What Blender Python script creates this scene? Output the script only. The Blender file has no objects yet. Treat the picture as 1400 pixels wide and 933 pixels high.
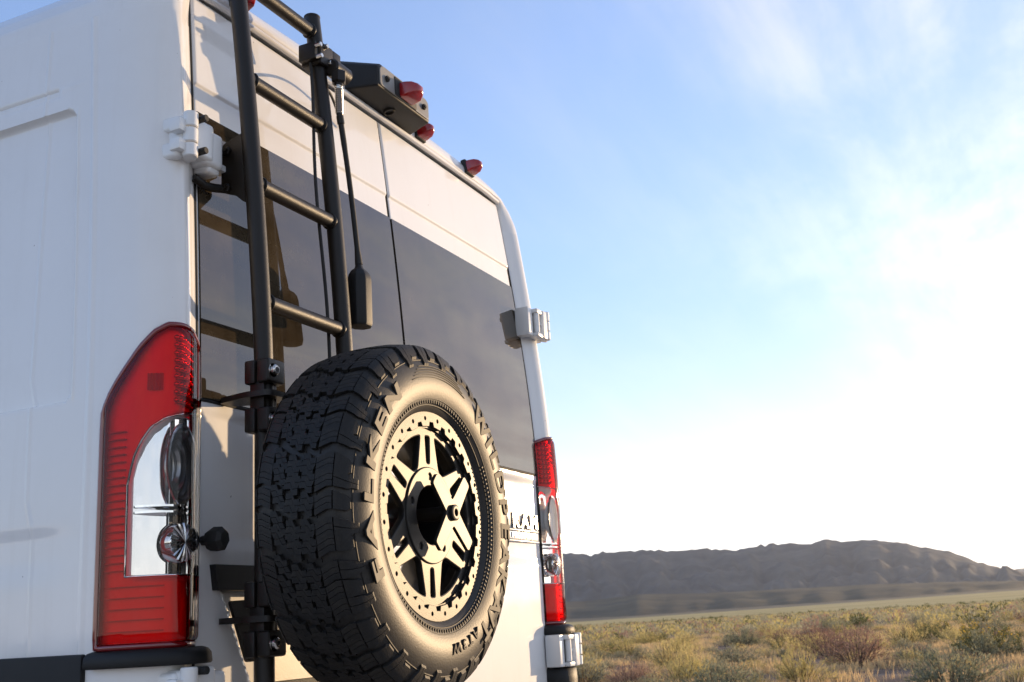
import bpy, bmesh, math, random
import numpy as np
from mathutils import Vector, Matrix, noise
R = math.radians
rnd = random.Random(7)
sc = bpy.context.scene
COL = sc.collection

# ------------------------------------------------------------------ camera
CAM = Vector((-2.6805, -1.5635, 0.80))
YAW, PITCH, ROLL, FPX = 0.4316, 0.2485, -0.0576, 1533.3
fwd = Vector((math.cos(YAW)*math.cos(PITCH), math.sin(YAW)*math.cos(PITCH), math.sin(PITCH)))
rt = Vector((math.sin(YAW), -math.cos(YAW), 0)); up = rt.cross(fwd)
r2 = math.cos(ROLL)*rt + math.sin(ROLL)*up; u2 = -math.sin(ROLL)*rt + math.cos(ROLL)*up
cam = bpy.data.cameras.new('camera'); cam_o = bpy.data.objects.new('camera', cam); COL.objects.link(cam_o)
m = Matrix((r2, u2, -fwd)).transposed().to_4x4(); m.translation = CAM
cam_o.matrix_world = m
cam.sensor_width = 22.3; cam.sensor_fit = 'HORIZONTAL'; cam.lens = 22.3*FPX/1400
cam.clip_start = 0.05; cam.clip_end = 60000
cam.dof.use_dof = True; cam.dof.focus_distance = 2.35; cam.dof.aperture_fstop = 9.0
sc.camera = cam_o

# ------------------------------------------------------------------ light
SUN_AZ, SUN_EL = R(-24.6), R(6.2)          # azimuth measured from +X
sun_dir = Vector((math.cos(SUN_AZ)*math.cos(SUN_EL), math.sin(SUN_AZ)*math.cos(SUN_EL), math.sin(SUN_EL)))
w = bpy.data.worlds.new('World'); sc.world = w; w.use_nodes = True
nt = w.node_tree; nt.nodes.clear()
N = nt.nodes.new; L = nt.links.new
out = N('ShaderNodeOutputWorld'); bg = N('ShaderNodeBackground'); bg.inputs['Strength'].default_value = 0.15
sky = N('ShaderNodeTexSky'); sky.sky_type = 'NISHITA'; sky.sun_disc = False
sky.sun_elevation = SUN_EL; sky.sun_rotation = R(90) - SUN_AZ
sky.air_density = 1.0; sky.dust_density = 0.7; sky.ozone_density = 1.6; sky.altitude = 1500
# thin cirrus: noise over a flat cloud layer, lit like the sky round it
tc = N('ShaderNodeTexCoord'); sep = N('ShaderNodeSeparateXYZ'); L(tc.outputs['Generated'], sep.inputs[0])
zc = N('ShaderNodeMath'); zc.operation = 'MAXIMUM'; zc.inputs[1].default_value = 0.0; L(sep.outputs['Z'], zc.inputs[0])
za = N('ShaderNodeMath'); za.operation = 'ADD'; za.inputs[1].default_value = 0.10; L(zc.outputs[0], za.inputs[0])
dx = N('ShaderNodeMath'); dx.operation = 'DIVIDE'; L(sep.outputs['X'], dx.inputs[0]); L(za.outputs[0], dx.inputs[1])
dy = N('ShaderNodeMath'); dy.operation = 'DIVIDE'; L(sep.outputs['Y'], dy.inputs[0]); L(za.outputs[0], dy.inputs[1])
cmb = N('ShaderNodeCombineXYZ'); L(dx.outputs[0], cmb.inputs[0]); L(dy.outputs[0], cmb.inputs[1])
mp = N('ShaderNodeMapping'); mp.inputs['Rotation'].default_value = (0, 0, R(-28)); mp.inputs['Scale'].default_value = (0.8, 1.7, 1); mp.inputs['Location'].default_value = (0.35, 1.1, 0)
L(cmb.outputs[0], mp.inputs[0])
n1 = N('ShaderNodeTexNoise'); n1.inputs['Scale'].default_value = 1.5; n1.inputs['Detail'].default_value = 9; n1.inputs['Roughness'].default_value = 0.62; n1.inputs['Distortion'].default_value = 0.35
L(mp.outputs[0], n1.inputs['Vector'])
n2 = N('ShaderNodeTexNoise'); n2.inputs['Scale'].default_value = 0.45; n2.inputs['Detail'].default_value = 2
L(cmb.outputs[0], n2.inputs['Vector'])
mm = N('ShaderNodeMath'); mm.operation = 'MULTIPLY'; L(n1.outputs[0], mm.inputs[0]); L(n2.outputs[0], mm.inputs[1])
cr = N('ShaderNodeMapRange'); cr.interpolation_type = 'SMOOTHSTEP'
cr.inputs['From Min'].default_value = 0.34; cr.inputs['From Max'].default_value = 0.66; cr.inputs['To Min'].default_value = 0.14; cr.inputs['To Max'].default_value = 0.72
L(n1.outputs[0], cr.inputs[0])
bank = N('ShaderNodeMath'); bank.operation = 'MULTIPLY_ADD'; bank.inputs[1].default_value = 0.9; L(n2.outputs[0], bank.inputs[0]); L(dy.outputs[0], bank.inputs[2])
bk = N('ShaderNodeMapRange'); bk.interpolation_type = 'SMOOTHSTEP'; bk.inputs['From Min'].default_value = 1.12; bk.inputs['From Max'].default_value = 0.35; bk.inputs['To Min'].default_value = 0.10; bk.inputs['To Max'].default_value = 1.0
L(bank.outputs[0], bk.inputs[0])
cf = N('ShaderNodeMath'); cf.operation = 'MULTIPLY'; L(bk.outputs[0], cf.inputs[1])
mp3 = N('ShaderNodeMapping'); mp3.inputs['Rotation'].default_value = (0, 0, R(-14)); mp3.inputs['Scale'].default_value = (0.7, 5.0, 1); L(cmb.outputs[0], mp3.inputs[0])
n3 = N('ShaderNodeTexNoise'); n3.inputs['Scale'].default_value = 1.6; n3.inputs['Detail'].default_value = 7; n3.inputs['Roughness'].default_value = 0.6; L(mp3.outputs[0], n3.inputs['Vector'])
st = N('ShaderNodeMapRange'); st.inputs['From Min'].default_value = 0.35; st.inputs['From Max'].default_value = 0.65; st.inputs['To Min'].default_value = 0.45; st.inputs['To Max'].default_value = 1.05; L(n3.outputs[0], st.inputs[0])
cs = N('ShaderNodeMath'); cs.operation = 'MULTIPLY'; L(cr.outputs[0], cs.inputs[0]); L(st.outputs[0], cs.inputs[1]); L(cs.outputs[0], cf.inputs[0])
# aerosol-soft sky: the glow round the sun rolls off instead of piling up
bw0 = N('ShaderNodeRGBToBW'); L(sky.outputs[0], bw0.inputs[0])
ma = N('ShaderNodeMath'); ma.operation = 'MULTIPLY_ADD'; ma.inputs[1].default_value = 0.28; ma.inputs[2].default_value = 1.0; L(bw0.outputs[0], ma.inputs[0])
dv = N('ShaderNodeMath'); dv.operation = 'DIVIDE'; dv.inputs[0].default_value = 1.50; L(ma.outputs[0], dv.inputs[1])
sk = N('ShaderNodeVectorMath'); sk.operation = 'SCALE'; L(sky.outputs[0], sk.inputs[0]); L(dv.outputs[0], sk.inputs['Scale'])
bw = N('ShaderNodeRGBToBW'); L(sk.outputs[0], bw.inputs[0])
cl = N('ShaderNodeMixRGB'); cl.blend_type = 'MULTIPLY'; cl.inputs[0].default_value = 1.0; cl.inputs[2].default_value = (1.60, 1.78, 1.52, 1); L(bw.outputs[0], cl.inputs[1])
# whitish aerosol low over the horizon, the same all round
h1 = N('ShaderNodeMapRange'); h1.inputs['From Min'].default_value = 0.30; h1.inputs['From Max'].default_value = 0.0; h1.inputs['To Min'].default_value = 0.0; h1.inputs['To Max'].default_value = 1.0; L(zc.outputs[0], h1.inputs[0])
h2 = N('ShaderNodeMath'); h2.operation = 'POWER'; h2.inputs[1].default_value = 1.8; L(h1.outputs[0], h2.inputs[0])
h3 = N('ShaderNodeMath'); h3.operation = 'MULTIPLY'; h3.inputs[1].default_value = 0.75; L(h2.outputs[0], h3.inputs[0])
hc = N('ShaderNodeMixRGB'); hc.blend_type = 'MULTIPLY'; hc.inputs[0].default_value = 1.0; hc.inputs[2].default_value = (1.37, 1.48, 1.36, 1); L(bw.outputs[0], hc.inputs[1])
hm = N('ShaderNodeMixRGB'); L(h3.outputs[0], hm.inputs[0]); L(sk.outputs[0], hm.inputs[1]); L(hc.outputs[0], hm.inputs[2])
mx = N('ShaderNodeMixRGB'); L(cf.outputs[0], mx.inputs[0]); L(hm.outputs[0], mx.inputs[1]); L(cl.outputs[0], mx.inputs[2])
wb = N('ShaderNodeMixRGB'); wb.blend_type = 'MULTIPLY'; wb.inputs[0].default_value = 1.0; wb.inputs[2].default_value = (1.045, .92, 1.02, 1)
L(mx.outputs[0], wb.inputs[1]); L(wb.outputs[0], bg.inputs['Color']); L(bg.outputs[0], out.inputs['Surface'])
sl = bpy.data.lights.new('sun', 'SUN'); sl.energy = 2.2; sl.angle = R(0.55); sl.color = (1.0, 0.70, 0.40)
so = bpy.data.objects.new('sun', sl); COL.objects.link(so); so.location = (60, -40, 30)
so.rotation_euler = (-sun_dir).to_track_quat('-Z', 'Y').to_euler()
sc.view_settings.view_transform = 'Standard'; sc.view_settings.look = 'None'; sc.view_settings.gamma = 1
sc.view_settings.exposure = 1.45

# ------------------------------------------------------------------ materials
def mat(name, col=(.5, .5, .5), rough=.5, metal=0., coat=0., coat_r=.03, spec=.5, bump=None, var=None, ior=1.5):
    """bump = (scale, strength, detail); var = (scale, colour2, lo, hi)"""
    M = bpy.data.materials.new(name); M.use_nodes = True
    t = M.node_tree; b = t.nodes['Principled BSDF']
    b.inputs['Base Color'].default_value = (*col, 1); b.inputs['Roughness'].default_value = rough
    b.inputs['Metallic'].default_value = metal; b.inputs['Coat Weight'].default_value = coat
    b.inputs['Coat Roughness'].default_value = coat_r; b.inputs['Specular IOR Level'].default_value = spec
    b.inputs['IOR'].default_value = ior
    co = t.nodes.new('ShaderNodeTexCoord')
    if var:
        n = t.nodes.new('ShaderNodeTexNoise'); n.inputs['Scale'].default_value = var[0]; n.inputs['Detail'].default_value = 6; n.inputs['Roughness'].default_value = .6
        t.links.new(co.outputs['Object'], n.inputs['Vector'])
        mr = t.nodes.new('ShaderNodeMapRange'); mr.inputs[1].default_value = var[2]; mr.inputs[2].default_value = var[3]
        t.links.new(n.outputs[0], mr.inputs[0])
        mi = t.nodes.new('ShaderNodeMixRGB'); mi.inputs[1].default_value = (*col, 1); mi.inputs[2].default_value = (*var[1], 1)
        t.links.new(mr.outputs[0], mi.inputs[0]); t.links.new(mi.outputs[0], b.inputs['Base Color'])
    if bump:
        n = t.nodes.new('ShaderNodeTexNoise'); n.inputs['Scale'].default_value = bump[0]; n.inputs['Detail'].default_value = bump[2] if len(bump) > 2 else 3
        t.links.new(co.outputs['Object'], n.inputs['Vector'])
        bp = t.nodes.new('ShaderNodeBump'); bp.inputs['Strength'].default_value = bump[1]; bp.inputs['Distance'].default_value = .001
        t.links.new(n.outputs[0], bp.inputs['Height']); t.links.new(bp.outputs[0], b.inputs['Normal'])
    return M

def lens_mat(name, col, rough=.02, gloss=1.0):
    """clear plastic: tinted straight-through light plus a Fresnel reflection"""
    M = bpy.data.materials.new(name); M.use_nodes = True
    t = M.node_tree; t.nodes.clear()
    o = t.nodes.new('ShaderNodeOutputMaterial'); mxs = t.nodes.new('ShaderNodeMixShader')
    tr = t.nodes.new('ShaderNodeBsdfTransparent'); tr.inputs[0].default_value = (*col, 1)
    gl = t.nodes.new('ShaderNodeBsdfGlossy'); gl.inputs['Roughness'].default_value = rough
    fr = t.nodes.new('ShaderNodeFresnel'); fr.inputs[0].default_value = 1.38
    t.links.new(fr.outputs[0], mxs.inputs[0]); t.links.new(tr.outputs[0], mxs.inputs[1]); t.links.new(gl.outputs[0], mxs.inputs[2])
    t.links.new(mxs.outputs[0], o.inputs[0])
    return M

M = {}
def paint(name):
    """white body paint: clear coat, faint dust film, rain streaks, a few chips and a little panel waviness"""
    Mp = mat(name, (.76, .757, .75), .6, spec=.2, coat=1., coat_r=.03)
    t = Mp.node_tree; b = t.nodes['Principled BSDF']; co = t.nodes.new('ShaderNodeTexCoord')
    def nz(scale, detail, sc3=(1, 1, 1)):
        mp_ = t.nodes.new('ShaderNodeMapping'); mp_.inputs['Scale'].default_value = sc3; t.links.new(co.outputs['Object'], mp_.inputs[0])
        n = t.nodes.new('ShaderNodeTexNoise'); n.inputs['Scale'].default_value = scale; n.inputs['Detail'].default_value = detail; n.inputs['Roughness'].default_value = .65
        t.links.new(mp_.outputs[0], n.inputs['Vector']); return n.outputs[0]
    def rng_(src, lo, hi, a, b_):
        m_ = t.nodes.new('ShaderNodeMapRange'); m_.inputs[1].default_value = lo; m_.inputs[2].default_value = hi; m_.inputs[3].default_value = a; m_.inputs[4].default_value = b_; t.links.new(src, m_.inputs[0]); return m_.outputs[0]
    def mixc(fac, c1, c2):
        m_ = t.nodes.new('ShaderNodeMixRGB'); t.links.new(fac, m_.inputs[0])
        if isinstance(c1, tuple): m_.inputs[1].default_value = (*c1, 1)
        else: t.links.new(c1, m_.inputs[1])
        m_.inputs[2].default_value = (*c2, 1); return m_.outputs[0]
    film = rng_(nz(2.2, 8), .42, .78, 0, .4); streak = rng_(nz(1, 5, (26, 26, 1.3)), .55, .85, 0, .22); chip = rng_(nz(46, 2), .775, .785, 0, .8)
    c = mixc(film, (.77, .767, .76), (.66, .635, .60)); c = mixc(streak, c, (.60, .565, .52)); c = mixc(chip, c, (.22, .19, .17))
    t.links.new(c, b.inputs['Base Color'])
    t.links.new(rng_(nz(6, 8), .35, .75, .02, .16), b.inputs['Coat Roughness'])
    bp = t.nodes.new('ShaderNodeBump'); bp.inputs['Strength'].default_value = .30; bp.inputs['Distance'].default_value = .006
    t.links.new(nz(3.2, 1.5), bp.inputs['Height']); t.links.new(bp.outputs[0], b.inputs['Coat Normal']); t.links.new(bp.outputs[0], b.inputs['Normal'])
    return Mp
M['white'] = paint('white_paint')
M['white_hinge'] = mat('white_hinge_paint', (.74, .74, .73), .35, coat=.5, coat_r=.15, bump=(180, .15))
M['glass'] = mat('dark_window_glass', (.030, .023, .015), .012, spec=.5, ior=1.75, var=(5., (.075, .058, .038), .40, .72))
M['rubber_seal'] = mat('rubber_seal', (.012, .012, .012), .7)
M['plastic'] = mat('black_textured_plastic', (.009, .009, .0095), .5, spec=.3, bump=(900, .5, 2), var=(6., (.014, .0135, .013), .4, .8))
M['powder'] = mat('black_powder_coat', (.011, .0085, .0065), .40, spec=.33, bump=(1400, .35, 2))
M['tyre'] = mat('tyre_rubber', (.011, .0105, .010), .50, spec=.38, bump=(260, .35, 5), var=(14., (.035, .029, .022), .42, .75))
M['tread'] = mat('tread_rubber', (.009, .009, .0092), .60, spec=.30, bump=(320, .5, 5), var=(26., (.032, .027, .021), .48, .82))
M['letter'] = mat('raised_letter_rubber', (.010, .0098, .0095), .58, spec=.3, bump=(300, .3))
M['rim'] = mat('satin_black_alloy', (.016, .015, .0135), .43, spec=.25, bump=(700, .15))
M['rim_dark'] = mat('black_alloy_barrel', (.012, .012, .012), .32, metal=.0, coat=.6, coat_r=.1)
M['steel'] = mat('stainless_steel', (.62, .61, .59), .22, metal=1., bump=(200, .2))
M['chrome'] = mat('chrome', (.82, .82, .83), .06, metal=1.)
M['chrome_soft'] = mat('soft_chrome', (.74, .75, .77), .16, metal=1., bump=(60, .4))
M['red'] = lens_mat('red_lens', (.97, .022, .03))
M['red_dark'] = mat('dark_red_lens_border', (.16, .004, .006), .08, coat=1., coat_r=.03)
M['clear'] = lens_mat('clear_lens', (.95, .95, .95))
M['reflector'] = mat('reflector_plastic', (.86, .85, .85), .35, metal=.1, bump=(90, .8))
M['lamp_dark'] = mat('lamp_housing_grey', (.30, .30, .31), .22, metal=.9)
M['rib'] = mat('lamp_rib', (.50, .40, .40), .4)
M['marker'] = mat('red_marker_lens', (.30, .004, .007), .2, coat=.6, coat_r=.03)
M['grey_plate'] = mat('grey_camera_face', (.20, .195, .185), .45, bump=(800, .4))
M['plate'] = mat('cream_number_plate', (.62, .55, .44), .35, bump=(300, .3))
M['badge'] = mat('badge_chrome', (.20, .20, .205), .32, metal=1.)

# ------------------------------------------------------------------ helpers
def tag(o, label=None, cat=None, group=None, kind=None):
    if label: o['label'] = label
    if cat: o['category'] = cat
    if group: o['group'] = group
    if kind: o['kind'] = kind
    return o
def empty(name, loc=(0, 0, 0), label=None, cat=None, group=None):
    o = bpy.data.objects.new(name, None); COL.objects.link(o); o.location = loc; o.empty_display_size = .2
    return tag(o, label, cat, group)
def link(name, me, material, parent=None, loc=None, rot=None):
    o = bpy.data.objects.new(name, me); COL.objects.link(o)
    if material is not None and not me.materials: me.materials.append(material)
    if parent is not None: o.parent = parent
    if loc is not None: o.location = loc
    if rot is not None: o.rotation_euler = rot
    return o
def tomesh(name, bm, angle=35, smooth=True):
    me = bpy.data.meshes.new(name)
    bmesh.ops.recalc_face_normals(bm, faces=bm.faces)
    bm.to_mesh(me); bm.free()
    if smooth:
        me.shade_smooth(); me.set_sharp_from_angle(angle=R(angle))
    return me
def obj(name, bm, material, parent=None, angle=35, loc=None, rot=None):
    return link(name, tomesh(name, bm, angle), material, parent, loc, rot)
def BM(): return bmesh.new()
def merge(bm, other, mtx=None):
    if mtx is not None: bmesh.ops.transform(other, matrix=mtx, verts=other.verts)
    me = bpy.data.meshes.new('tmp'); other.to_mesh(me); other.free(); bm.from_mesh(me); bpy.data.meshes.remove(me)
def rbox(bm, x0, x1, y0, y1, z0, z1, b=.004, seg=2, mtx=None):
    t = bmesh.new(); bmesh.ops.create_cube(t, size=1)
    for v in t.verts:
        v.co = ((x0+x1)/2+v.co.x*(x1-x0), (y0+y1)/2+v.co.y*(y1-y0), (z0+z1)/2+v.co.z*(z1-z0))
    if b > 0:
        bmesh.ops.bevel(t, geom=list(t.edges), offset=min(b, .45*min(x1-x0, y1-y0, z1-z0)), segments=seg, profile=.6, affect='EDGES')
    merge(bm, t, mtx)
def tube(bm, pts, r, n=16, cap=True, closed=False):
    pts = [Vector(p) for p in pts]
    rs = r if isinstance(r, (list, tuple)) else [r]*len(pts)
    rings = []; prev = None
    for i, p in enumerate(pts):
        a = pts[max(i-1, 0)]; b = pts[min(i+1, len(pts)-1)]
        t = (b-a).normalized()
        if prev is None:
            ref = Vector((0, 0, 1)) if abs(t.z) < .9 else Vector((1, 0, 0))
            s = t.cross(ref).normalized()
        else:
            s = (prev - t*prev.dot(t)).normalized()
        prev = s; q = t.cross(s)
        rings.append([bm.verts.new(p + rs[i]*(math.cos(2*math.pi*k/n)*s + math.sin(2*math.pi*k/n)*q)) for k in range(n)])
    for a, b in zip(rings, rings[1:]):
        for k in range(n): bm.faces.new((a[k], a[(k+1) % n], b[(k+1) % n], b[k]))
    if cap:
        bm.faces.new(rings[0][::-1]); bm.faces.new(rings[-1])
def cyl(bm, a, b, r, n=20, bev=0.0):
    a, b = Vector(a), Vector(b)
    if bev > 0:
        d = (b-a).normalized()*bev
        tube(bm, [a, a+d, b-d, b], [r-bev, r, r, r-bev], n)
    else: tube(bm, [a, b], r, n)
def lathe(bm, prof, n=64, c=(0, 0, 0), closed=False):
    """profile of (radius, y) turned about the local Y axis"""
    rings = []
    for r, y in prof:
        if r < 1e-6: rings.append([bm.verts.new((c[0], c[1]+y, c[2]))])
        else: rings.append([bm.verts.new((c[0]+r*math.sin(2*math.pi*k/n), c[1]+y, c[2]+r*math.cos(2*math.pi*k/n))) for k in range(n)])
    pairs = list(zip(rings, rings[1:]))
    if closed: pairs.append((rings[-1], rings[0]))
    for a, b in pairs:
        for k in range(n):
            j = (k+1) % n
            if len(a) == 1 and len(b) == 1: continue
            if len(a) == 1: bm.faces.new((a[0], b[j], b[k]))
            elif len(b) == 1: bm.faces.new((a[k], a[j], b[0]))
            else: bm.faces.new((a[k], a[j], b[j], b[k]))
def grid(bm, f, us, vs):
    rows = [[bm.verts.new(f(u, v)) for v in vs] for u in us]
    for a, b in zip(rows, rows[1:]):
        for i in range(len(vs)-1): bm.faces.new((a[i], b[i], b[i+1], a[i+1]))
def prism(bm, poly, a0, a1, axis='Y'):
    """polygon of two coordinates extruded along an axis (others in X,Y,Z order)"""
    def P(p, a):
        return {'Y': (p[0], a, p[1]), 'X': (a, p[0], p[1]), 'Z': (p[0], p[1], a)}[axis]
    A = [bm.verts.new(P(p, a0)) for p in poly]; B = [bm.verts.new(P(p, a1)) for p in poly]
    bm.faces.new(A); bm.faces.new(B[::-1])
    for i in range(len(poly)):
        j = (i+1) % len(poly); bm.faces.new((A[i], B[i], B[j], A[j]))
def bevel_all(bm, off, seg=2, ang=30):
    es = [e for e in bm.edges if len(e.link_faces) == 2 and e.calc_face_angle(0) > R(ang)]
    bmesh.ops.bevel(bm, geom=es, offset=off, segments=seg, profile=.6, affect='EDGES')
def curve_mesh(cu):
    o = bpy.data.objects.new('tmp', cu); COL.objects.link(o)
    dg = bpy.context.evaluated_depsgraph_get(); dg.update()
    me = bpy.data.meshes.new_from_object(o.evaluated_get(dg))
    bpy.data.objects.remove(o); bpy.data.curves.remove(cu)
    me.materials.clear()
    return me
ROTX = Matrix.Rotation(math.pi/2, 4, 'X')      # XY drawing -> XZ plane, its front towards -Y
def plate(loops, depth, bevel=.0015):
    cu = bpy.data.curves.new('plate', 'CURVE'); cu.dimensions = '2D'; cu.fill_mode = 'BOTH'
    cu.extrude = max(depth/2-bevel, .0002); cu.bevel_depth = bevel; cu.bevel_resolution = 1
    for lp in loops:
        s = cu.splines.new('POLY'); s.points.add(len(lp)-1); s.use_cyclic_u = True
        for q, p in zip(s.points, lp): q.co = (p[0], p[1], 0, 1)
    me = curve_mesh(cu); me.transform(ROTX); me.shade_smooth(); me.set_sharp_from_angle(angle=R(35))
    return me
def text_mesh(s, size, depth, bevel=.0006, sx=1.0, bold=0.0):
    cu = bpy.data.curves.new('text', 'FONT'); cu.body = s; cu.size = size; cu.extrude = depth/2; cu.bevel_depth = bevel
    cu.align_x = 'CENTER'; cu.align_y = 'CENTER'; cu.offset = bold; cu.resolution_u = 3
    me = curve_mesh(cu); me.transform(Matrix.Diagonal((sx, 1, 1, 1))); me.transform(ROTX)
    return me
def roundpoly(pts, rad, seg=5):
    outp = []; n = len(pts)
    for i in range(n):
        p = Vector(pts[i]); a = (Vector(pts[i-1])-p); b = (Vector(pts[(i+1) % n])-p)
        la, lb = a.length, b.length; r = min(rad, .48*la, .48*lb)
        p0 = p+a/la*r; p1 = p+b/lb*r
        for k in range(seg+1):
            t = k/seg; outp.append(tuple((1-t)**2*p0+2*t*(1-t)*p+t*t*p1))
    return outp
def interp(tab, x):
    if x <= tab[0][0]: return tab[0][1]
    for (a, b), (c, d) in zip(tab, tab[1:]):
        if x <= c: return b+(d-b)*(x-a)/(c-a)
    return tab[-1][1]
def sstep(a, b, x):
    t = min(1, max(0, (x-a)/(b-a))); return t*t*(3-2*t)
def lin(a, b, n): return [a+(b-a)*i/(n-1) for i in range(n)]

# ================================================================== SETTING
RIDGE = [(-60, .9), (-45, 1.3), (-30, .8), (-18, .7), (-10, .5), (-3, .62), (0, .95), (1.34, 1.09), (2.44, 1.4), (3.39, 1.77), (4.35, 2.28), (5.48, 2.53), (6.37, 2.81), (7.84, 3.09),
         (8.93, 3.07), (9.93, 3.28), (10.68, 3.06), (11.61, 3.19), (12.9, 3.21), (14.2, 3.02), (15.82, 3.23), (17.31, 3.19), (18.64, 3.34),
         (20.46, 3.35), (21.46, 3.27), (22.48, 3.4), (27, 3.1), (34, 3.5), (42, 2.6), (55, 3.0), (75, 1.6)]
def plain_z(r, az):
    z = -.55*sstep(8, 17, r)
    wgt = interp([(-60, 1), (1, 1), (12, .55), (22, .18), (60, .2)], az)
    z += .0066*wgt*max(0, r-260) if r < 2600 else .0066*wgt*2340 + .016*(r-2600)
    if r > 20: z += .10*noise.noise((r*math.cos(R(az))*.06, r*math.sin(R(az))*.06, 2.))*sstep(20, 60, r)
    return z
bm = BM()
rs = [0, 2, 4, 6, 8, 9.5, 11, 12.5, 14, 15.5, 17, 19] + [19*1.075**i for i in range(1, 68)] + [2800, 3200, 3700, 4200, 4800]
az_list = [a for a in np.arange(-180, -30, 10.)] + [a for a in np.arange(-30, 50, .8)] + [a for a in np.arange(50, 181, 10.)]
az_list[-1] = 180.
rows = []
for a in az_list:
    rows.append([bm.verts.new((r*math.cos(R(a)), r*math.sin(R(a)), plain_z(r, a) if r < 4300 else plain_z(4300, a)-20)) for r in rs])
for A, B in zip(rows, rows[1:]):
    for i in range(len(rs)-1): bm.faces.new((A[i], A[i+1], B[i+1], B[i]))
bmesh.ops.remove_doubles(bm, verts=bm.verts, dist=.001)

def ground_mat():
    Mg = bpy.data.materials.new('desert_ground'); Mg.use_nodes = True; t = Mg.node_tree; b = t.nodes['Principled BSDF']
    b.inputs['Roughness'].default_value = .95; b.inputs['Specular IOR Level'].default_value = .1
    co = t.nodes.new('ShaderNodeTexCoord')
    def nz(s, d, r=.6):
        n = t.nodes.new('ShaderNodeTexNoise'); n.inputs['Scale'].default_value = s; n.inputs['Detail'].default_value = d; n.inputs['Roughness'].default_value = r
        t.links.new(co.outputs['Object'], n.inputs['Vector']); return n
    def ramp(src, stops):
        r = t.nodes.new('ShaderNodeValToRGB'); t.links.new(src, r.inputs[0])
        while len(r.color_ramp.elements) < len(stops): r.color_ramp.elements.new(.5)
        for e, (p, c) in zip(r.color_ramp.elements, stops): e.position = p; e.color = (*c, 1)
        return r
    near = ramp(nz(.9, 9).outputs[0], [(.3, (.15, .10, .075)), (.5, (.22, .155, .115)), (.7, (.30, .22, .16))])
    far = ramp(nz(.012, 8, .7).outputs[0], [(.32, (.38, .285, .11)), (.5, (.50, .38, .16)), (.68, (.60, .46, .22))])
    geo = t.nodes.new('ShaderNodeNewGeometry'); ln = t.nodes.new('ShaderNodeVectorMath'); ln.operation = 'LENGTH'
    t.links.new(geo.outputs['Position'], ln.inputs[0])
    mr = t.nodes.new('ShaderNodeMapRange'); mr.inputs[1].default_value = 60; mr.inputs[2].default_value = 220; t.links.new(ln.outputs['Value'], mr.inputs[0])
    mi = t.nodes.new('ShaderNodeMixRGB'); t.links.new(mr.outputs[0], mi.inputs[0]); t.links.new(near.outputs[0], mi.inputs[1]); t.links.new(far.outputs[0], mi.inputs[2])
    # darker brown ground beyond the grass, its edge broken by noise
    mr2 = t.nodes.new('ShaderNodeMapRange'); mr2.inputs[1].default_value = 1500; mr2.inputs[2].default_value = 2600
    nn = nz(.0016, 6); ad = t.nodes.new('ShaderNodeMath'); ad.operation = 'MULTIPLY_ADD'; ad.inputs[1].default_value = 2600; t.links.new(nn.outputs[0], ad.inputs[0])
    sb = t.nodes.new('ShaderNodeMath'); sb.operation = 'SUBTRACT'; sb.inputs[1].default_value = 1300; t.links.new(ln.outputs['Value'], sb.inputs[0]); t.links.new(sb.outputs[0], ad.inputs[2]); t.links.new(ad.outputs[0], mr2.inputs[0])
    mi2 = t.nodes.new('ShaderNodeMixRGB'); mi2.inputs[2].default_value = (.12, .10, .065, 1); t.links.new(mr2.outputs[0], mi2.inputs[0]); t.links.new(mi.outputs[0], mi2.inputs[1])
    t.links.new(mi2.outputs[0], b.inputs['Base Color'])
    bp = t.nodes.new('ShaderNodeBump'); bp.inputs['Distance'].default_value = .05; bp.inputs['Strength'].default_value = .8
    t.links.new(nz(7, 8, .7).outputs[0], bp.inputs['Height']); t.links.new(bp.outputs[0], b.inputs['Normal'])
    return Mg
M['ground'] = ground_mat()
tag(obj('ground', bm, M['ground'], angle=180), kind='structure')
# pale gravel pad, unseen, added to bounce light onto the van's side
M['bounce_gravel'] = mat('pale_bounce_gravel', (.48, .445, .40), .95, spec=.1, var=(30., (.30, .27, .235), .4, .7), bump=(60, 1., 6))
bm = BM(); prism(bm, [((9.2+.7*noise.noise((math.cos(a)*2, math.sin(a)*2, 9.)))*math.cos(a)+(.3), (9.0+.7*noise.noise((math.cos(a)*2, math.sin(a)*2, 5.)))*math.sin(a)) for a in lin(0, 2*math.pi, 73)[:-1]], -.3, .012, 'Z')
tag(obj('bounce_pad', bm, M['bounce_gravel'], angle=30), kind='structure')

def mountain(name, tab, r0, r1, rback, azs, nr, seed, gully, colr, scale=1.0):
    bm = BM(); rows = []
    rr = [r0+(rback-r0)*i/(nr-1) for i in range(nr)]
    for a in azs:
        peak = math.tan(R(interp(tab, a)))*r1*scale+gully*(.13*noise.noise((a*3.1, seed, 0))+.09*noise.noise((a*8.3, seed, 1)))
        col = []
        for r in rr:
            base = plain_z(min(r, 4300), a)-8
            s = ((r-r0)/(r1-r0)) if r < r1 else 1-(r-r1)/(rback-r1)
            s = max(0, min(1, s)); e = s**1.35 if r < r1 else s**.9
            p = Vector((r*math.cos(R(a)), r*math.sin(R(a)), seed))
            g = noise.ridged_multi_fractal(Vector((p.x*.0022, p.y*.0022, seed)), .75, 2.3, 7, 1.0, 2.0)
            g2 = noise.noise(Vector((a*.8, r*.0006, seed)))+.5*noise.noise(Vector((a*2.1, r*.0011, seed+3)))
            k = math.sin(math.pi*min(1, s))
            h = base*(1-e)+peak*e + gully*k*(g-1.1)*.55 + gully*k*g2*.75 - gully*.25*k
            col.append(bm.verts.new((p.x, p.y, h if 0 < s else base-60)))
        rows.append(col)
    for A, B in zip(rows, rows[1:]):
        for i in range(nr-1): bm.faces.new((A[i], A[i+1], B[i+1], B[i]))
    return tag(obj(name, bm, colr, angle=180), kind='structure')
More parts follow.
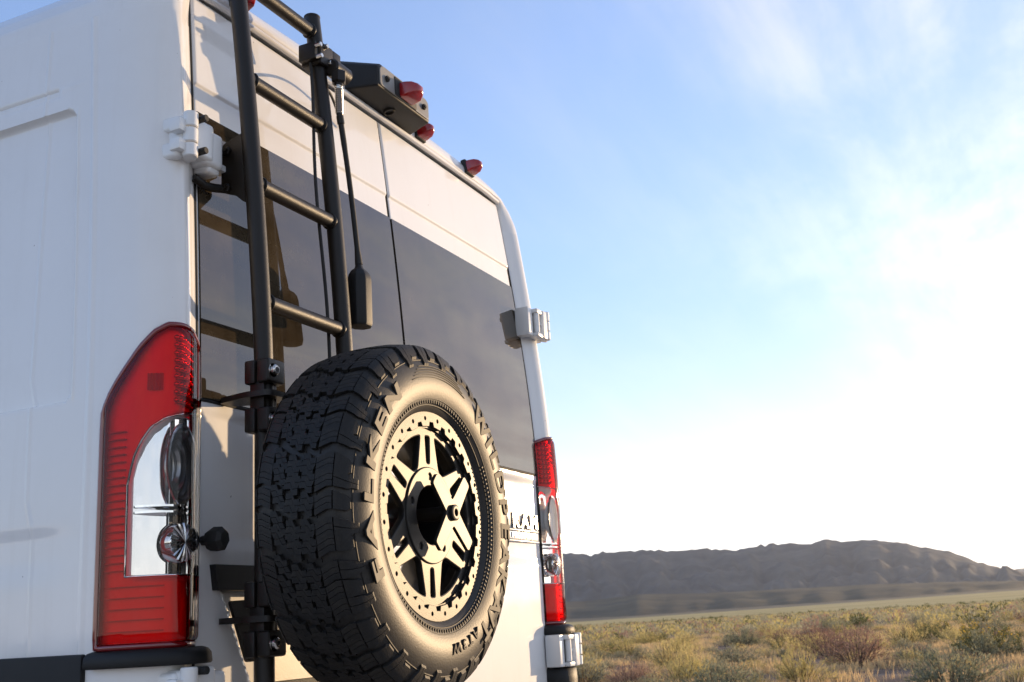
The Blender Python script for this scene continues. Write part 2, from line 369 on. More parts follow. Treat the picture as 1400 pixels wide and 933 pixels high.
M['mountain'] = mat('mountain_rock', (.075, .074, .075), .95, spec=.05, var=(.006, (.13, .122, .112), .38, .66))
M['foothill'] = mat('foothill_scrub', (.07, .062, .045), .95, spec=.05, var=(.006, (.125, .105, .065), .45, .75))
mountain('mountain_range', RIDGE, 4000, 6200, 9000, list(np.arange(-60, 75.1, .2)), 150, 11., 92, M['mountain'])
FOOT = [(-60, .2), (-5, .35), (0, .62), (4, .85), (8, .98), (12, 1.02), (16, 1.05), (19, 1.2), (22, 1.0), (26, 1.3), (40, 1.1), (75, .5)]
mountain('foothills', FOOT, 2700, 3900, 5200, list(np.arange(-60, 75.1, .3)), 60, 4., 11, M['foothill'])
FAR = [(-60, 1.2), (-30, 1.3), (-12, 1.15), (-4, 1.3), (0, 1.35), (2, 1.25), (6, 1.5), (30, 1.0), (75, 1.)]
mountain('far_range', FAR, 9500, 14000, 18000, list(np.arange(-60, 75.1, .5)), 30, 23., 80, M['mountain'])
# ================================================================== VAN
van = empty('camper_van', (0, 0, 0), 'white high-roof camper van parked with its rear doors towards the camera', 'van')
XD0, ZB = .87, .80
def yr(z): return .0802*max(0, z-1.3)**1.5          # how far the rear leans forward
def xd(z): return XD0-.0447*max(0, z-1.3)**1.5       # door half width
Z_WIN0, Z_WIN1, Z_CREASE, Z_LIP = 1.299, 1.982, 2.053, 2.307
SEC = [(0.000, .020), (0.003, .006), (.012, -.001), (.03, -.010), (.05, -.020), (.07, -.025), (.09, -.020), (.107, -.007), (.122, .014), (.134, .040), (.143, .075), (.148, .105), (.150, .135)]
cum = [0]
for a, b in zip(SEC, SEC[1:]): cum.append(cum[-1]+math.hypot(b[0]-a[0], b[1]-a[1]))
U_TOT = cum[-1]
def corner(u, z, off=0., s=-1):
    """point on the rounded rear corner, u metres round from the door edge; s = -1 left, +1 right"""
    u = max(0, min(U_TOT-1e-6, u))
    k = max(i for i in range(len(cum)) if cum[i] <= u); k = min(k, len(SEC)-2)
    t = (u-cum[k])/(cum[k+1]-cum[k])
    p0 = SEC[max(k-1, 0)]; p1 = SEC[k]; p2 = SEC[k+1]; p3 = SEC[min(k+2, len(SEC)-1)]
    def cr_(a, b, c, d): return .5*((2*b)+(c-a)*t+(2*a-5*b+4*c-d)*t*t+(3*b-a-3*c+d)*t**3)
    def dr_(a, b, c, d): return .5*((c-a)+2*(2*a-5*b+4*c-d)*t+3*(3*b-a-3*c+d)*t*t)
    x, y = cr_(p0[0], p1[0], p2[0], p3[0]), cr_(p0[1], p1[1], p2[1], p3[1])
    tx, ty = dr_(p0[0], p1[0], p2[0], p3[0]), dr_(p0[1], p1[1], p2[1], p3[1])
    l = math.hypot(tx, ty) or 1; nx, ny = ty/l, -tx/l
    return Vector((s*(xd(z)+x+off*nx), yr(z)+y+off*ny, z))
U_LAMP = .262
ZTOP = [(0, 1.412), (.02, 1.421), (.06, 1.434), (.10, 1.440), (.125, 1.439), (.15, 1.424), (.175, 1.398), (.20, 1.364), (.225, 1.329), (.243, 1.300), (.254, 1.276), (.26, 1.255), (.262, 1.235)]
def ztop(u): return interp(ZTOP, u)

def side_x(z): return xd(z)+.150
# --- corner pillars (with the pocket the tail lamp sits in)
for s in (-1, 1):
    bm = BM()
    us = lin(0, U_TOT, 64); zs = lin(.50, 1.5, 170)+lin(1.51, 2.20, 40)
    def f(u, z):
        dp = 0
        if z > ZB-.01 and .004 < u < U_LAMP:
            d = min(ztop(u)-z, z-(ZB-.02), (U_LAMP-u)*1.5, (u-.0)*2.0)
            dp = -.060*sstep(.0, .012, d)
        return corner(u, z, dp, s)
    grid(bm, f, us, zs)
    obj('corner_pillar', bm, M['white'], van, 50)

# --- upper rear ring: corner tops and roof fascia
ZIN = 2.315
def ring_outer(q):
    """outer roof outline, q from 0 (side, z 2.2) to 1 (roof middle)"""
    T = [(0, side_x(2.20), 2.20), (.08, side_x(2.2)-.006, 2.245), (.16, .948, 2.292), (.26, .905, 2.345), (.38, .835, 2.385), (.5, .74, 2.405), (.75, .40, 2.424), (1, 0, 2.43)]
    for a, b in zip(T, T[1:]):
        if q <= b[0]:
            t = (q-a[0])/(b[0]-a[0]); return a[1]+(b[1]-a[1])*t, a[2]+(b[2]-a[2])*t
    return T[-1][1:]
def ring_inner(q):
    T = [(0, xd(2.20), 2.20), (.08, xd(2.24), 2.24), (.16, xd(2.28), 2.28), (.22, .818, 2.303), (.28, .80, ZIN), (.38, .75, ZIN), (.5, .66, ZIN), (.75, .36, ZIN), (1, 0, ZIN)]
    for a, b in zip(T, T[1:]):
        if q <= b[0]:
            t = (q-a[0])/(b[0]-a[0]); return a[1]+(b[1]-a[1])*t, a[2]+(b[2]-a[2])*t
    return T[-1][1:]
SIDE_S = [(x/.150, y) for x, y in SEC]
TOP_S = [(0, .02), (.02, -.006), (.08, -.016), (.2, -.017), (.35, -.013), (.5, -.004), (.62, .008), (.74, .026), (.84, .05), (.92, .085), (.97, .12), (.99, .16), (1.0, .22)]
def ring_pt(q, k, s):
    (ox, oz), (ix, iz) = ring_outer(q), ring_inner(q)
    b = sstep(.02, .34, q)
    fr = SIDE_S[k][0]*(1-b)+TOP_S[k][0]*b; dyy = SIDE_S[k][1]*(1-b)+TOP_S[k][1]*b
    x, z = ix+(ox-ix)*fr, iz+(oz-iz)*fr
    return Vector((s*x, yr(iz)+dyy, z))
bm = BM()
qs = lin(0, .4, 26)+lin(.42, 1, 14)
full = [(q, -1) for q in qs]+[(q, 1) for q in qs[-2::-1]]
rows = [[bm.verts.new(ring_pt(q, k, s)) for k in range(len(SEC))] for q, s in full]
for A, B in zip(rows, rows[1:]):
    for i in range(len(SEC)-1): bm.faces.new((A[i], A[i+1], B[i+1], B[i]))
obj('roof_fascia', bm, M['white'], van, 60)
# --- roof and upper sides
bm = BM()
prof = [ring_outer(q)+(yr(ring_inner(q)[1])+(.135*(1-sstep(.02, .34, q))+.22*sstep(.02, .34, q)),) for q in qs]
prof = [(-x, z, y0) for x, z, y0 in prof]+[(x, z, y0) for x, z, y0 in prof[-2::-1]]
def rf(i, v):
    x, z, y0 = prof[i]
    y = y0+(5.6-y0)*v
    nose = sstep(4.3, 5.6, y); zz = z-nose*.75*(z-1.3) if z > 1.3 else z
    return Vector((x*(1-.10*nose), y, zz))
grid(bm, rf, range(len(prof)), [0, .01, .03, .06, .1, .2, .35, .5, .65, .76, .8, .84, .88, .92, .96, 1])
obj('roof', bm, M['white'], van, 60)
# --- drip rail above the doors
bm = BM()
path = [Vector((x, yr(2.31)-.008-.006*(1-(x/.8)**2), 2.3135-.006*sstep(.7, .81, abs(x)))) for x in lin(-.815, .815, 41)]
tube(bm, path, [.0085]*41, 12)
obj('drip_rail', bm, M['white'], van, 60)

# --- side panels with pressed panel, belt groove, seam and swage
def side_disp(y, z):
    d = 0.
    # pressed rectangle
    m_ = .028
    q = min((y-.205), 1.978-z, z-1.297)
    e1, e2 = y-.205, min(1.978-z, z-1.297)
    if e1 < m_ and e2 < m_: q = m_-math.hypot(m_-e1, m_-e2)
    d -= .016*sstep(.000, .0060, q)
    d += .0024*math.exp(-((y-.1995)/.0042)**2)*sstep(1.29, 1.32, z)*(1-sstep(1.95, 1.98, z))
    d -= .0035*math.exp(-((y-.2075)/.0022)**2)*sstep(1.30, 1.33, z)*(1-sstep(1.94, 1.97, z))
    # double groove along the upper side
    zg = 2.035
    d -= .0045*math.exp(-((z-zg)/.0040)**2)*sstep(.252, .262, y)
    d -= .0038*math.exp(-((z-zg+.013)/.0038)**2)*sstep(.252, .262, y)
    d += .0016*math.exp(-((z-zg)/.005)**2)*sstep(.16, .20, y)*(1-sstep(.245, .262, y))
    # thin raised seam
    ys = interp([(.5, .285), (.9, .292), (1.05, .30), (1.1, .315), (1.3, .318), (1.36, .335), (1.7, .32), (2.2, .285)], z)
    d += .0030*math.exp(-((y-ys)/.0036)**2)
    # swage low on the side
    d -= .0035*sstep(.92, .985, z)*(1-sstep(1.02, 1.05, z))*sstep(.15, .32, y)
    # rolled edge next to the corner
    d += .0042*math.exp(-((y-.152)/.007)**2)
    return d
for s in (-1, 1):
    bm = BM()
    ys = [.135+.0035*i for i in range(int(.55/.0035))]+[.7, .8, 1.0, 1.4, 2, 3, 4, 4.6, 5.0, 5.3, 5.6]
    ys = sorted(set(ys+[.192+.0011*i for i in range(22)]))
    if s == 1: ys = ys[:30:6]+ys[36::12]
    zs = lin(.50, 2.20, 310)
    def f(y, z):
        yy = y+yr(z) if y < .7 else y
        nose = sstep(4.3, 5.6, y)
        return Vector((s*(side_x(z)+side_disp(y, z))*(1-.10*nose), yy, z-nose*.75*max(0, z-1.3)))
    grid(bm, f, ys, zs)
    obj('side_panel', bm, M['white'], van, 60)
bm = BM(); rbox(bm, -.92, .92, 5.55, 5.9, .45, 1.32, .12, 4); obj('bonnet', bm, M['white'], van)
bm = BM(); rbox(bm, -.98, .98, .25, 5.5, .36, .52, .03); obj('underbody', bm, M['plastic'], van)
# road wheels
def road_wheel(x, y):
    bm = BM(); sx = -1 if x < 0 else 1
    t = BM(); lathe(t, [(.2, -.11), (.30, -.125), (.34, -.11), (.365, -.09), (.365, .09), (.34, .11), (.30, .125), (.2, .11)], 40, closed=True)
    merge(bm, t, Matrix.Translation((x, y, .365)) @ Matrix.Rotation(R(90), 4, 'Z'))
    o = obj('road_wheel', bm, M['tyre'], van)
    t = BM(); lathe(t, [(0, -.06), (.06, -.07), (.08, -.05), (.19, -.04), (.21, -.10), (.21, .10), (0, .1)], 32)
    bm = BM(); merge(bm, t, Matrix.Translation((x, y, .365)) @ Matrix.Rotation(R(-90 if sx < 0 else 90), 4, 'Z'))
    obj('wheel_disc', bm, M['rim_dark'], o)
for x in (-.88, .88):
    for y in (1.15, 4.9): road_wheel(x, y)

# --- rear doors
def door_y(x, z):
    y = yr(z)
    ax = abs(x)
    # recessed band under the window that carries the badge and the handle
    y += .012*sstep(.985, 1.02, z)*(1-sstep(1.262, 1.285, z))*(1-.8*sstep(.55, .86, ax))
    # small step (crease) above the window
    y += .006*(1-sstep(Z_CREASE-.004, Z_CREASE+.006, z)) if z > Z_WIN1-.1 else .006
    # number plate pocket in the left door
    if x < 0:
        e = min(x-(-.81+.50*max(0, .955-z)), -.10-x, .955-z)
        y += .030*sstep(0, .016, e)
    y -= .006*math.cos(min(1, ax/.87)*math.pi/2)      # faint bow
    # rolled edges
    y += .010*sstep(.012, .002, ax) if False else 0
    return y
def edge_round(x, z, s):
    d = min(abs(x)-.0035, xd(z)-.004-abs(x), 2.300-z)
    return .005*(1-sstep(-.001, .007, d))**1.5
for s in (-1, 1):
    bm = BM()
    zs = lin(.52, 1.25, 130)+lin(1.255, 1.33, 16)+lin(1.35, 1.93, 30)+lin(1.94, 2.09, 60)+lin(2.10, 2.28, 14)+[2.286, 2.291, 2.295, 2.298, 2.300]
    ts = [0, .002, .005, .009, .014]+lin(.025, .975, 90)+[.986, .991, .995, .998, 1]
    def f(t, z):
        x = s*(.0035+(xd(z)-.004-.0035)*t)
        return Vector((x, door_y(x, z)+edge_round(x, z, s), z))
    grid(bm, f, ts, zs)
    door = obj('rear_door', bm, M['white'], van, 50)
    tag(door, 'left rear door behind the ladder' if s < 0 else 'right rear door with the chrome badge')
    # window: one dark pane from seam to pillar, a little proud
    bm = BM()
    zw = lin(Z_WIN0+.004, Z_WIN1, 24)
    def g(t, z, dep=-.004):
        x = s*(.006+(xd(z)-.010-.006)*t)
        return Vector((x, yr(z)+.006-.006*math.cos(min(1, abs(x)/.87)*math.pi/2)+dep, z))
    rows0 = [[bm.verts.new(g(t, z)) for z in zw] for t in lin(0, 1, 24)]
    for A, B in zip(rows0, rows0[1:]):
        for i in range(len(zw)-1): bm.faces.new((A[i], B[i], B[i+1], A[i+1]))
    ed = [e for e in bm.edges if e.is_boundary]
    r = bmesh.ops.extrude_edge_only(bm, edges=ed)
    for v in r['geom']:
        if isinstance(v, bmesh.types.BMVert): v.co.y += .007
    obj('window', bm, M['glass'], door, 30)
    bm = BM(); tube(bm, [g(t_, Z_WIN0+.0005, .001) for t_ in lin(.0, 1.0, 20)], .0045, 8); obj('window_seal', bm, M['rubber_seal'], door)
    # rubber strip between door and pillar
    bm = BM()
    tube(bm, [Vector((s*(xd(z)+.000), yr(z)+.008, z)) for z in lin(.55, 2.30, 40)], .0055, 8)
    obj('door_seal', bm, M['rubber_seal'], door)
bm = BM(); tube(bm, [Vector((0, yr(z)+.010-.006, z)) for z in lin(.52, 2.30, 40)], .0052, 8)
obj('door_seal', bm, M['rubber_seal'], van)
bm = BM(); tube(bm, [Vector((x, yr(2.3)+.016, 2.3045)) for x in lin(-.82, .82, 9)], .005, 8)
obj('door_seal', bm, M['rubber_seal'], van)
bm = BM(); rbox(bm, -.86, .86, .125, .15, .5, 2.30, 0); obj('door_inner_panel', bm, M['rubber_seal'], van)
# handle strip over the number plate pocket
bm = BM()
prism(bm, [(-.824, .957), (-.33, .957), (-.33, .905), (-.815, .905)], -.010, .02); bevel_all(bm, .006)
obj('handle_strip', bm, M['plastic'], van)
slot = [(-.433+.006*math.cos(a), .742+.015*math.sin(a)) for a in lin(0, 2*math.pi, 17)[:-1]]
link('number_plate', plate([roundpoly([(-.604, .712), (-.30, .712), (-.30, .812), (-.604, .812)], .008), slot], .004, .0008), M['plate'], van, (0, .018, 0))
bm = BM(); rbox(bm, -.62, -.28, .021, .034, .69, .83, .004); obj('plate_holder', bm, M['plastic'], van)
# badge
def letters(txt, x, z, size, y, parent, material, sx=1.0, bold=0., depth=.008):
    cx = x
    for ch in txt:
        me = text_mesh(ch, size, depth, .0008, sx, bold)
        xs = [v.co.x for v in me.vertices]; wdt = max(xs)-min(xs)
        link('badge_letter', me, material, parent, (cx+wdt/2-(max(xs)+min(xs))/2, y, z)); cx += wdt+size*.10*sx
    return cx
rd = [o for o in van.children if o.name.startswith('rear_door')][1]
letters('RAM', .625, 1.130, .064, -.004, rd, M['badge'], 1.30, .0015)
bm = BM(); rbox(bm, .60, .832, -.002, .012, 1.072, 1.098, .003); rbox(bm, .596, .836, -.003, .011, 1.1005, 1.1045, .001); rbox(bm, .596, .836, -.003, .011, 1.066, 1.070, .001)
bar = obj('badge_bar', bm, M['white_hinge'], rd)
me = text_mesh('PROMASTER', .022, .004, .0002, 1.55, .0004); link('badge_lettering', me, M['lamp_dark'], rd, (.716, -.0035, 1.085))

# --- tail lamps
def tail_lamp(s):
    lamp = empty('tail_lamp'); lamp.parent = van
    tag(lamp, 'red and clear tail lamp on the left rear corner' if s < 0 else 'red and clear tail lamp on the right rear corner')
    ZC0 = .932
    def zc1(u): return interp([(.0, 1.262), (.06, 1.258), (.10, 1.250), (.130, 1.240), (.155, 1.222), (.173, 1.195), (.187, 1.16), (.197, 1.11)], u)
    UC = .197
    def off(u, z):   # swelling outer surface
        e = min(u*1.6+.001, (U_LAMP-u)*1.3, ztop(u)-z, z-ZB+.004)
        return .002+.010*sstep(0, .022, e)
    # red lens around the clear window
    bm = BM()
    def strip(us, zlo, zhi, nz):
        rows = []
        for u in us:
            a, b = zlo(u), zhi(u)
            rows.append([bm.verts.new(corner(u, a+(b-a)*i/(nz-1), off(u, a+(b-a)*i/(nz-1)), s)) for i in range(nz)])
        for A, B in zip(rows, rows[1:]):
            for i in range(nz-1): bm.faces.new((A[i], B[i], B[i+1], A[i+1]))
    B = .009
    u_in = lin(.004, UC, 34); u_out = lin(UC, U_LAMP-.004, 22)
    strip(u_in, lambda u: ZB+B, lambda u: ZC0, 24)
    strip(u_in, lambda u: zc1(u), lambda u: max(zc1(u)+.001, ztop(u)-B*1.2), 30)
    strip(u_out, lambda u: ZB+B, lambda u: max(ZB+2*B, ztop(u)-B*1.6), 60)
    bmesh.ops.remove_doubles(bm, verts=bm.verts, dist=.0002)
    obj('red_lens', bm, M['red'], lamp, 60)
    # clear window
    bm = BM()
    strip(u_in, lambda u: ZC0, lambda u: zc1(u), 40)
    obj('clear_lens', bm, M['clear'], lamp, 60)
    # dark border moulding all round
    bm = BM()
    outl = [(.004, ZB+.002)]+[(.004, z) for z in lin(ZB+.02, 1.405, 20)]+[(u, ztop(u)-.004) for u in lin(.006, U_LAMP-.004, 50)]+[(U_LAMP-.003, z) for z in lin(1.225, ZB+.02, 18)]+[(u, ZB+.002) for u in lin(U_LAMP-.004, .006, 24)]
    pts = [corner(u, z, .002, s) for u, z in outl]; pts.append(pts[0])
    tube(bm, pts, .0068, 8, cap=False)
    obj('lens_border', bm, M['red_dark'], lamp, 60)
    # chrome rim round the clear window
    bm = BM()
    outl = [(u, ZC0) for u in lin(.012, UC, 20)]+[(UC, z) for z in lin(ZC0+.006, 1.11, 20)]+[(u, zc1(u)) for u in lin(UC, .012, 30)]
    tube(bm, [corner(u, z, off(u, z)-.003, s) for u, z in outl], .0024, 6)
    obj('window_rim', bm, M['chrome_soft'], lamp, 60)
    # back of the lamp
    bm = BM(); n = 60
    rows = []
    def z_(i, u): return ZB+.004+(ztop(u)-.01-ZB)*i/99
    for u in lin(.002, U_LAMP-.002, n):
        rows.append([bm.verts.new(corner(u, z_(i, u), -.012-.036*(1-sstep(.16, .20, u))*sstep(.925, .945, z_(i, u))*(1-sstep(zc1(u)-.02, zc1(u)+.004, z_(i, u))), s)) for i in range(100)])
    for A, B_ in zip(rows, rows[1:]):
        for i in range(99): bm.faces.new((A[i], B_[i], B_[i+1], A[i+1]))
    obj('housing', bm, M['reflector'], lamp, 60)
    # fine horizontal ribs down the outer edge, cells above, step ribs below
    bm = BM()
    def bar_(u0, u1, z, h, d0, d1):
        n = 5; rows = []
        for u in lin(u0, u1, n):
            rows.append([bm.verts.new(corner(u, z-h, d0, s)), bm.verts.new(corner(u, z+h, d0, s)), bm.verts.new(corner(u, z+h, d1, s)), bm.verts.new(corner(u, z-h, d1, s))])
        for A, B_ in zip(rows, rows[1:]):
            for i in range(4): bm.faces.new((A[i], B_[i], B_[(i+1) % 4], A[(i+1) % 4]))
        bm.faces.new(rows[0]); bm.faces.new(rows[-1][::-1])
    for i in range(19): bar_(.212, .250, .945+i*.0152, .0011, -.013, -.002)
    for i in range(5): bar_(.125, .247, .83+i*.021, .0011, -.013, -.003)
    for i in range(9): bar_(.03, .105, 1.275+i*.0165, .0014, -.013, -.003)
    obj('lens_ribs', bm, M['rib'], lamp, 40)
    bm = BM()
    for i in range(9):
        for j in range(5):
            c = corner(.035+j*.017, 1.281+i*.0165, -.012, s)
            t = BM(); bmesh.ops.create_icosphere(t, subdivisions=1, radius=.0066); merge(bm, t, Matrix.Translation(c))
    obj('reflector_cells', bm, M['chrome_soft'], lamp, 60)
    bm = BM()
    for u0, u1, z0, z1 in ((.135, .168, 1.300, 1.335),):
        rows = [[bm.verts.new(corner(u, z, -.008-.002*math.cos(k*3.1), s)) for z in lin(z0, z1, 6)] for k, u in enumerate(lin(u0, u1, 8))]
        for A, B_ in zip(rows, rows[1:]):
            for i in range(5): bm.faces.new((A[i], B_[i], B_[i+1], A[i+1]))
    obj('inner_reflector', bm, M['rib'], lamp, 30)
    # chrome trough on the side of the clear window
    bm = BM()
    rows = []
    for u in lin(.012, .194, 30):
        k = (u-.012)/.182
        rows.append([bm.verts.new(corner(u, z, -.036+.026*abs(2*k-1)**2.5, s)) for z in lin(.936, zc1(u)-.003, 20)])
    for A, B_ in zip(rows, rows[1:]):
        for i in range(19): bm.faces.new((A[i], B_[i], B_[i+1], A[i+1]))
    obj('chrome_trough', bm, M['chrome'], lamp, 60)
    # dark oval bowl (upper) and fluted round lamp (lower)
    def oriented(t, u, z, o_):
        c = corner(u, z, o_, s); n_ = (corner(u, z, .01, s)-corner(u, z, -.01, s)).normalized()
        n_ = (n_*.8+Vector((s*.25, -.35, 0))).normalized()
        return Matrix.Translation(c) @ Vector((0, -1, 0)).rotation_difference(n_).to_matrix().to_4x4()
    t = BM(); lathe(t, [(.053, -.010), (.050, -.004), (.046, -.003), (.043, .004), (.038, .005), (.034, .011), (.028, .012), (.022, .018), (.010, .021), (0, .021)], 48)
    bmesh.ops.scale(t, vec=(.72, 1, 1.40), verts=t.verts)
    bm = BM(); merge(bm, t, oriented(t, .078, 1.152, -.018)); obj('reflector_bowl', bm, M['lamp_dark'] if s < 0 else M['reflector'], lamp, 25)  # right bowl made pale, painting in the sun's glare
    t = BM(); lathe(t, [(.053, -.013), (.058, -.012), (.059, -.008), (.054, -.006)], 48, closed=True); bmesh.ops.scale(t, vec=(.72, 1, 1.40), verts=t.verts)
    bm = BM(); merge(bm, t, oriented(t, .078, 1.152, -.018)); obj('bowl_rim', bm, M['chrome_soft'], lamp, 60)
    bm = BM()
    for zz in (1.050, 1.062):
        rows = [[bm.verts.new(corner(u, zz+a, o_, s)) for a, o_ in ((0, -.030), (.004, -.006), (.008, -.006), (.010, -.030))] for u in lin(.02, .188, 14)]
        for A, B_ in zip(rows, rows[1:]):
            for i in range(3): bm.faces.new((A[i], B_[i], B_[i+1], A[i+1]))
    obj('chrome_shelf', bm, M['chrome'], lamp, 40)
    bm = BM()
    t = BM(); lathe(t, [(.039, .014), (.039, -.008), (.036, -.012)], 40); merge(bm, t, oriented(t, .076, .996, -.014)); obj('round_lamp', bm, M['chrome'], lamp, 60)
    t = BM(); nfl = 72
    cen = t.verts.new((0, -.016, 0)); rings = []
    for rad, yy in ((.008, -.0155), (.020, -.0145), (.031, -.0125), (.038, -.010)):
        rings.append([t.verts.new((rad*math.sin(2*math.pi*k/nfl), yy-(.0026*(rad/.038) if k % 4 < 2 else 0), rad*math.cos(2*math.pi*k/nfl))) for k in range(nfl)])
    for k in range(nfl): t.faces.new((cen, rings[0][(k+1) % nfl], rings[0][k]))
    for A, B_ in zip(rings, rings[1:]):
        for k in range(nfl): t.faces.new((A[k], A[(k+1) % nfl], B_[(k+1) % nfl], B_[k]))
    bm = BM(); merge(bm, t, oriented(t, .076, .996, -.014)); obj('fluted_lens', bm, M['chrome_soft'], lamp, 12)
    return lamp
tail_lamp(-1); tail_lamp(1)

# --- bumper: dark cladding, corner caps with a notch for the lower hinge
BSEC = [(-.03, .04), (-.02, -.015), (.0, -.045), (.04, -.066), (.085, -.062), (.125, -.035), (.152, .01), (.166, .06), (.172, .125)]
def bump_pt(k, z, s, inset=0.):
    x, y = BSEC[k]; l = max(.001, math.hypot(x-.06, y-.10)); f_ = 1-inset/l
    return Vector((s*(XD0+.06+(x-.06)*f_), .10+(y-.10)*f_, z))
for s in (-1, 1):
    def slab(levels):
        bm = BM(); rows = [[bm.verts.new(bump_pt(k, z, s, ins)) for k in range(len(BSEC))] for z, ins in levels]
        for A, B in zip(rows, rows[1:]):
            for i in range(len(BSEC)-1): bm.faces.new((A[i], A[i+1], B[i+1], B[i]))
        bm.faces.new(rows[0]); bm.faces.new(rows[-1])
        return bm
    b = obj('bumper_corner', slab([(.764, .02), (.764, .004), (.768, .001), (.785, .003), (.793, .010), (.7965, .022)]), M['plastic'], van, 50)
    obj('bumper_core', slab([(.655, .055), (.77, .055)]), M['plastic'], b, 50)
    obj('bumper_lower', slab([(.36, .06), (.42, .01), (.62, .002), (.652, .004), (.658, .012), (.658, .03)]), M['plastic'], b, 50)
    bm = BM(); rbox(bm, min(s*1.012, s*1.032), max(s*1.012, s*1.032), .137, 5.4, .46, .7935, .006); obj('sill_cladding', bm, M['plastic'], van)
bm = BM(); rbox(bm, -.80, .80, -.11, .05, .40, .60, .02, 3); obj('rear_step', bm, M['plastic'], van)

# --- hinges
def hinge(s, z, upper=True, parent=van):
    h = empty('hinge'); h.parent = parent
    tag(h, f"white {'upper' if upper else 'lower'} {'left' if s < 0 else 'right'} door hinge")
    y0, x0 = yr(z), xd(z)
    def bx(bm, a0, a1, b0, b1, c0, c1, bev=.004, seg=2):
        X0, X1 = sorted((s*(x0+a0), s*(x0+a1)))
        rbox(bm, X0, X1, y0+b0, y0+b1, z+c0, z+c1, bev, seg)
    P = lambda a, b, c: Vector((s*(x0+a), y0+b, z+c))
    bm = BM()   # body leaf, wrapped on the corner
    bx(bm, .050, .100, -.052, .010, -.046, .050, .012, 3)
    if s > 0: bx(bm, .090, .128, -.030, .030, -.050, .048, .006)
    else: bx(bm, .085, .108, -.045, .006, .012, .046, .010, 3); bx(bm, .085, .112, -.045, .006, -.052, -.014, .010, 3)
    bx(bm, .085, .120, -.060, -.030, .004, .034, .006); bx(bm, .085, .120, -.060, -.030, -.040, -.012, .006)
    obj('body_leaf', bm, M['white_hinge'], h, 40)
    bm = BM()   # door arm: open frame on the right door, closed casting on the left
    if s > 0:
        bx(bm, -.030, .008, -.052, .002, -.052, .052, .006)
        bx(bm, .008, .058, -.070, -.030, .034, .050, .004); bx(bm, .008, .058, -.070, -.030, -.052, -.038, .004)
        bx(bm, .052, .084, -.074, -.030, -.052, .050, .005)
        cyl(bm, P(.024, -.058, -.036), P(.024, -.058, .034), .011, 14); bx(bm, .022, .056, -.064, -.046, -.006, .006, .002)
        cyl(bm, P(.044, -.052, -.036), P(.044, -.052, -.010), .008, 12); cyl(bm, P(.044, -.052, .010), P(.044, -.052, .034), .008, 12)
    else:
        bx(bm, -.030, .030, -.056, -.002, -.040, .044, .014, 4); bx(bm, -.030, .012, -.046, .0, -.052, -.010, .010, 3)
        bx(bm, .006, .070, -.060, -.014, -.034, .054, .012, 4); bx(bm, -.078, -.040, -.034, -.004, -.026, -.010, .004)
    obj('door_arm', bm, M['white_hinge'], h, 40)
    bm = BM()   # knuckles
    kx, ky = (.086 if s < 0 else .098), -.060
    for c0, c1 in ((-.050, -.020), (-.017, .016), (.019, .054)):
        cyl(bm, P(kx, ky, c0), P(kx, ky, c1), .0165, 18, .002)
    obj('knuckle', bm, M['white_hinge'], h, 40)
    for c in (.046, -.030):
        bm = BM(); cyl(bm, P(.062 if s < 0 else .118, -.084 if s < 0 else -.068, c), P(.062 if s < 0 else .118, -.040, c), .0078 if s < 0 else .0065, 14, .001)
        obj('pin', bm, M['rubber_seal'] if s < 0 else M['white_hinge'], h)
    for c in (.030, -.036) if s > 0 else ():
        bm = BM(); cyl(bm, P(.130, -.036, c), P(.152, -.036, c), .0085, 6, .001); cyl(bm, P(.122, -.036, c), P(.132, -.036, c), .011, 14)
        obj('bolt', bm, M['white_hinge'], h)
hinge(-1, 1.862); hinge(1, 1.845); hinge(-1, .705, False); hinge(1, .712, False)
# rubber door buffer beside the left lamp
bm = BM(); t = BM(); lathe(t, [(0, -.052), (.014, -.052), (.0215, -.044), (.0225, -.022), (.017, -.010), (.009, -.006), (.009, .02)], 7)
merge(bm, t, Matrix.Translation((-.845, .0, 1.005)) @ Matrix.Scale(1.15, 4, (0, 0, 1))); obj('door_buffer', bm, M['rubber_seal'], van, 25)

# --- roof marker lamps and camera housing
def marker_lens(bm, sc_=1.0):
    t = BM()
    # cab lamp: blunt wedge, taller at the base
    secs = [(0, .030, .026), (-.014, .030, .026), (-.036, .026, .022), (-.050, .016, .015), (-.056, .006, .007)]
    rows = []
    for y, a, b in secs:
        poly = roundpoly([(-a, -b), (a, -b), (a, b*.75), (a*.55, b), (-a*.55, b), (-a, b*.75)], .008, 3)
        rows.append([t.verts.new((sc_*x, sc_*y, sc_*z)) for x, z in poly])
    for A, B in zip(rows, rows[1:]):
        for i in range(len(A)): t.faces.new((A[i], A[(i+1) % len(A)], B[(i+1) % len(A)], B[i]))
    t.faces.new(rows[0]); t.faces.new(rows[-1])
    merge(bm, t)
mk = BM(); marker_lens(mk); mk_me = tomesh('marker_lens', mk, 30)
for x in (-.672, .235, .575):
    ml = link('marker_lamp', mk_me, M['marker'], van, (x, .064, 2.352), (R(-8), 0, 0)); ml.scale = (.88, .92, .88)
    bm = BM(); rbox(bm, -.034, .034, -.006, .016, -.030, .029, .006); obj('lamp_gasket', bm, M['rubber_seal'], ml)
box = empty('camera_housing'); box.parent = van; tag(box, 'black reversing camera housing with a red brake lamp on the roof edge')
bm = BM()
F = [(-.150, 2.330), (.150, 2.330), (.150, 2.392), (.132, 2.406), (-.132, 2.406), (-.150, 2.392)]
Bk = [(-.205, 2.318), (.185, 2.318), (.185, 2.425), (.16, 2.445), (-.18, 2.445), (-.205, 2.425)]
va = [bm.verts.new((x, -.020, z)) for x, z in F]; vb = [bm.verts.new((x, .15 if z > 2.4 else .088, z)) for x, z in Bk]
bm.faces.new(va); bm.faces.new(vb)
for i in range(6): bm.faces.new((va[i], va[(i+1) % 6], vb[(i+1) % 6], vb[i]))
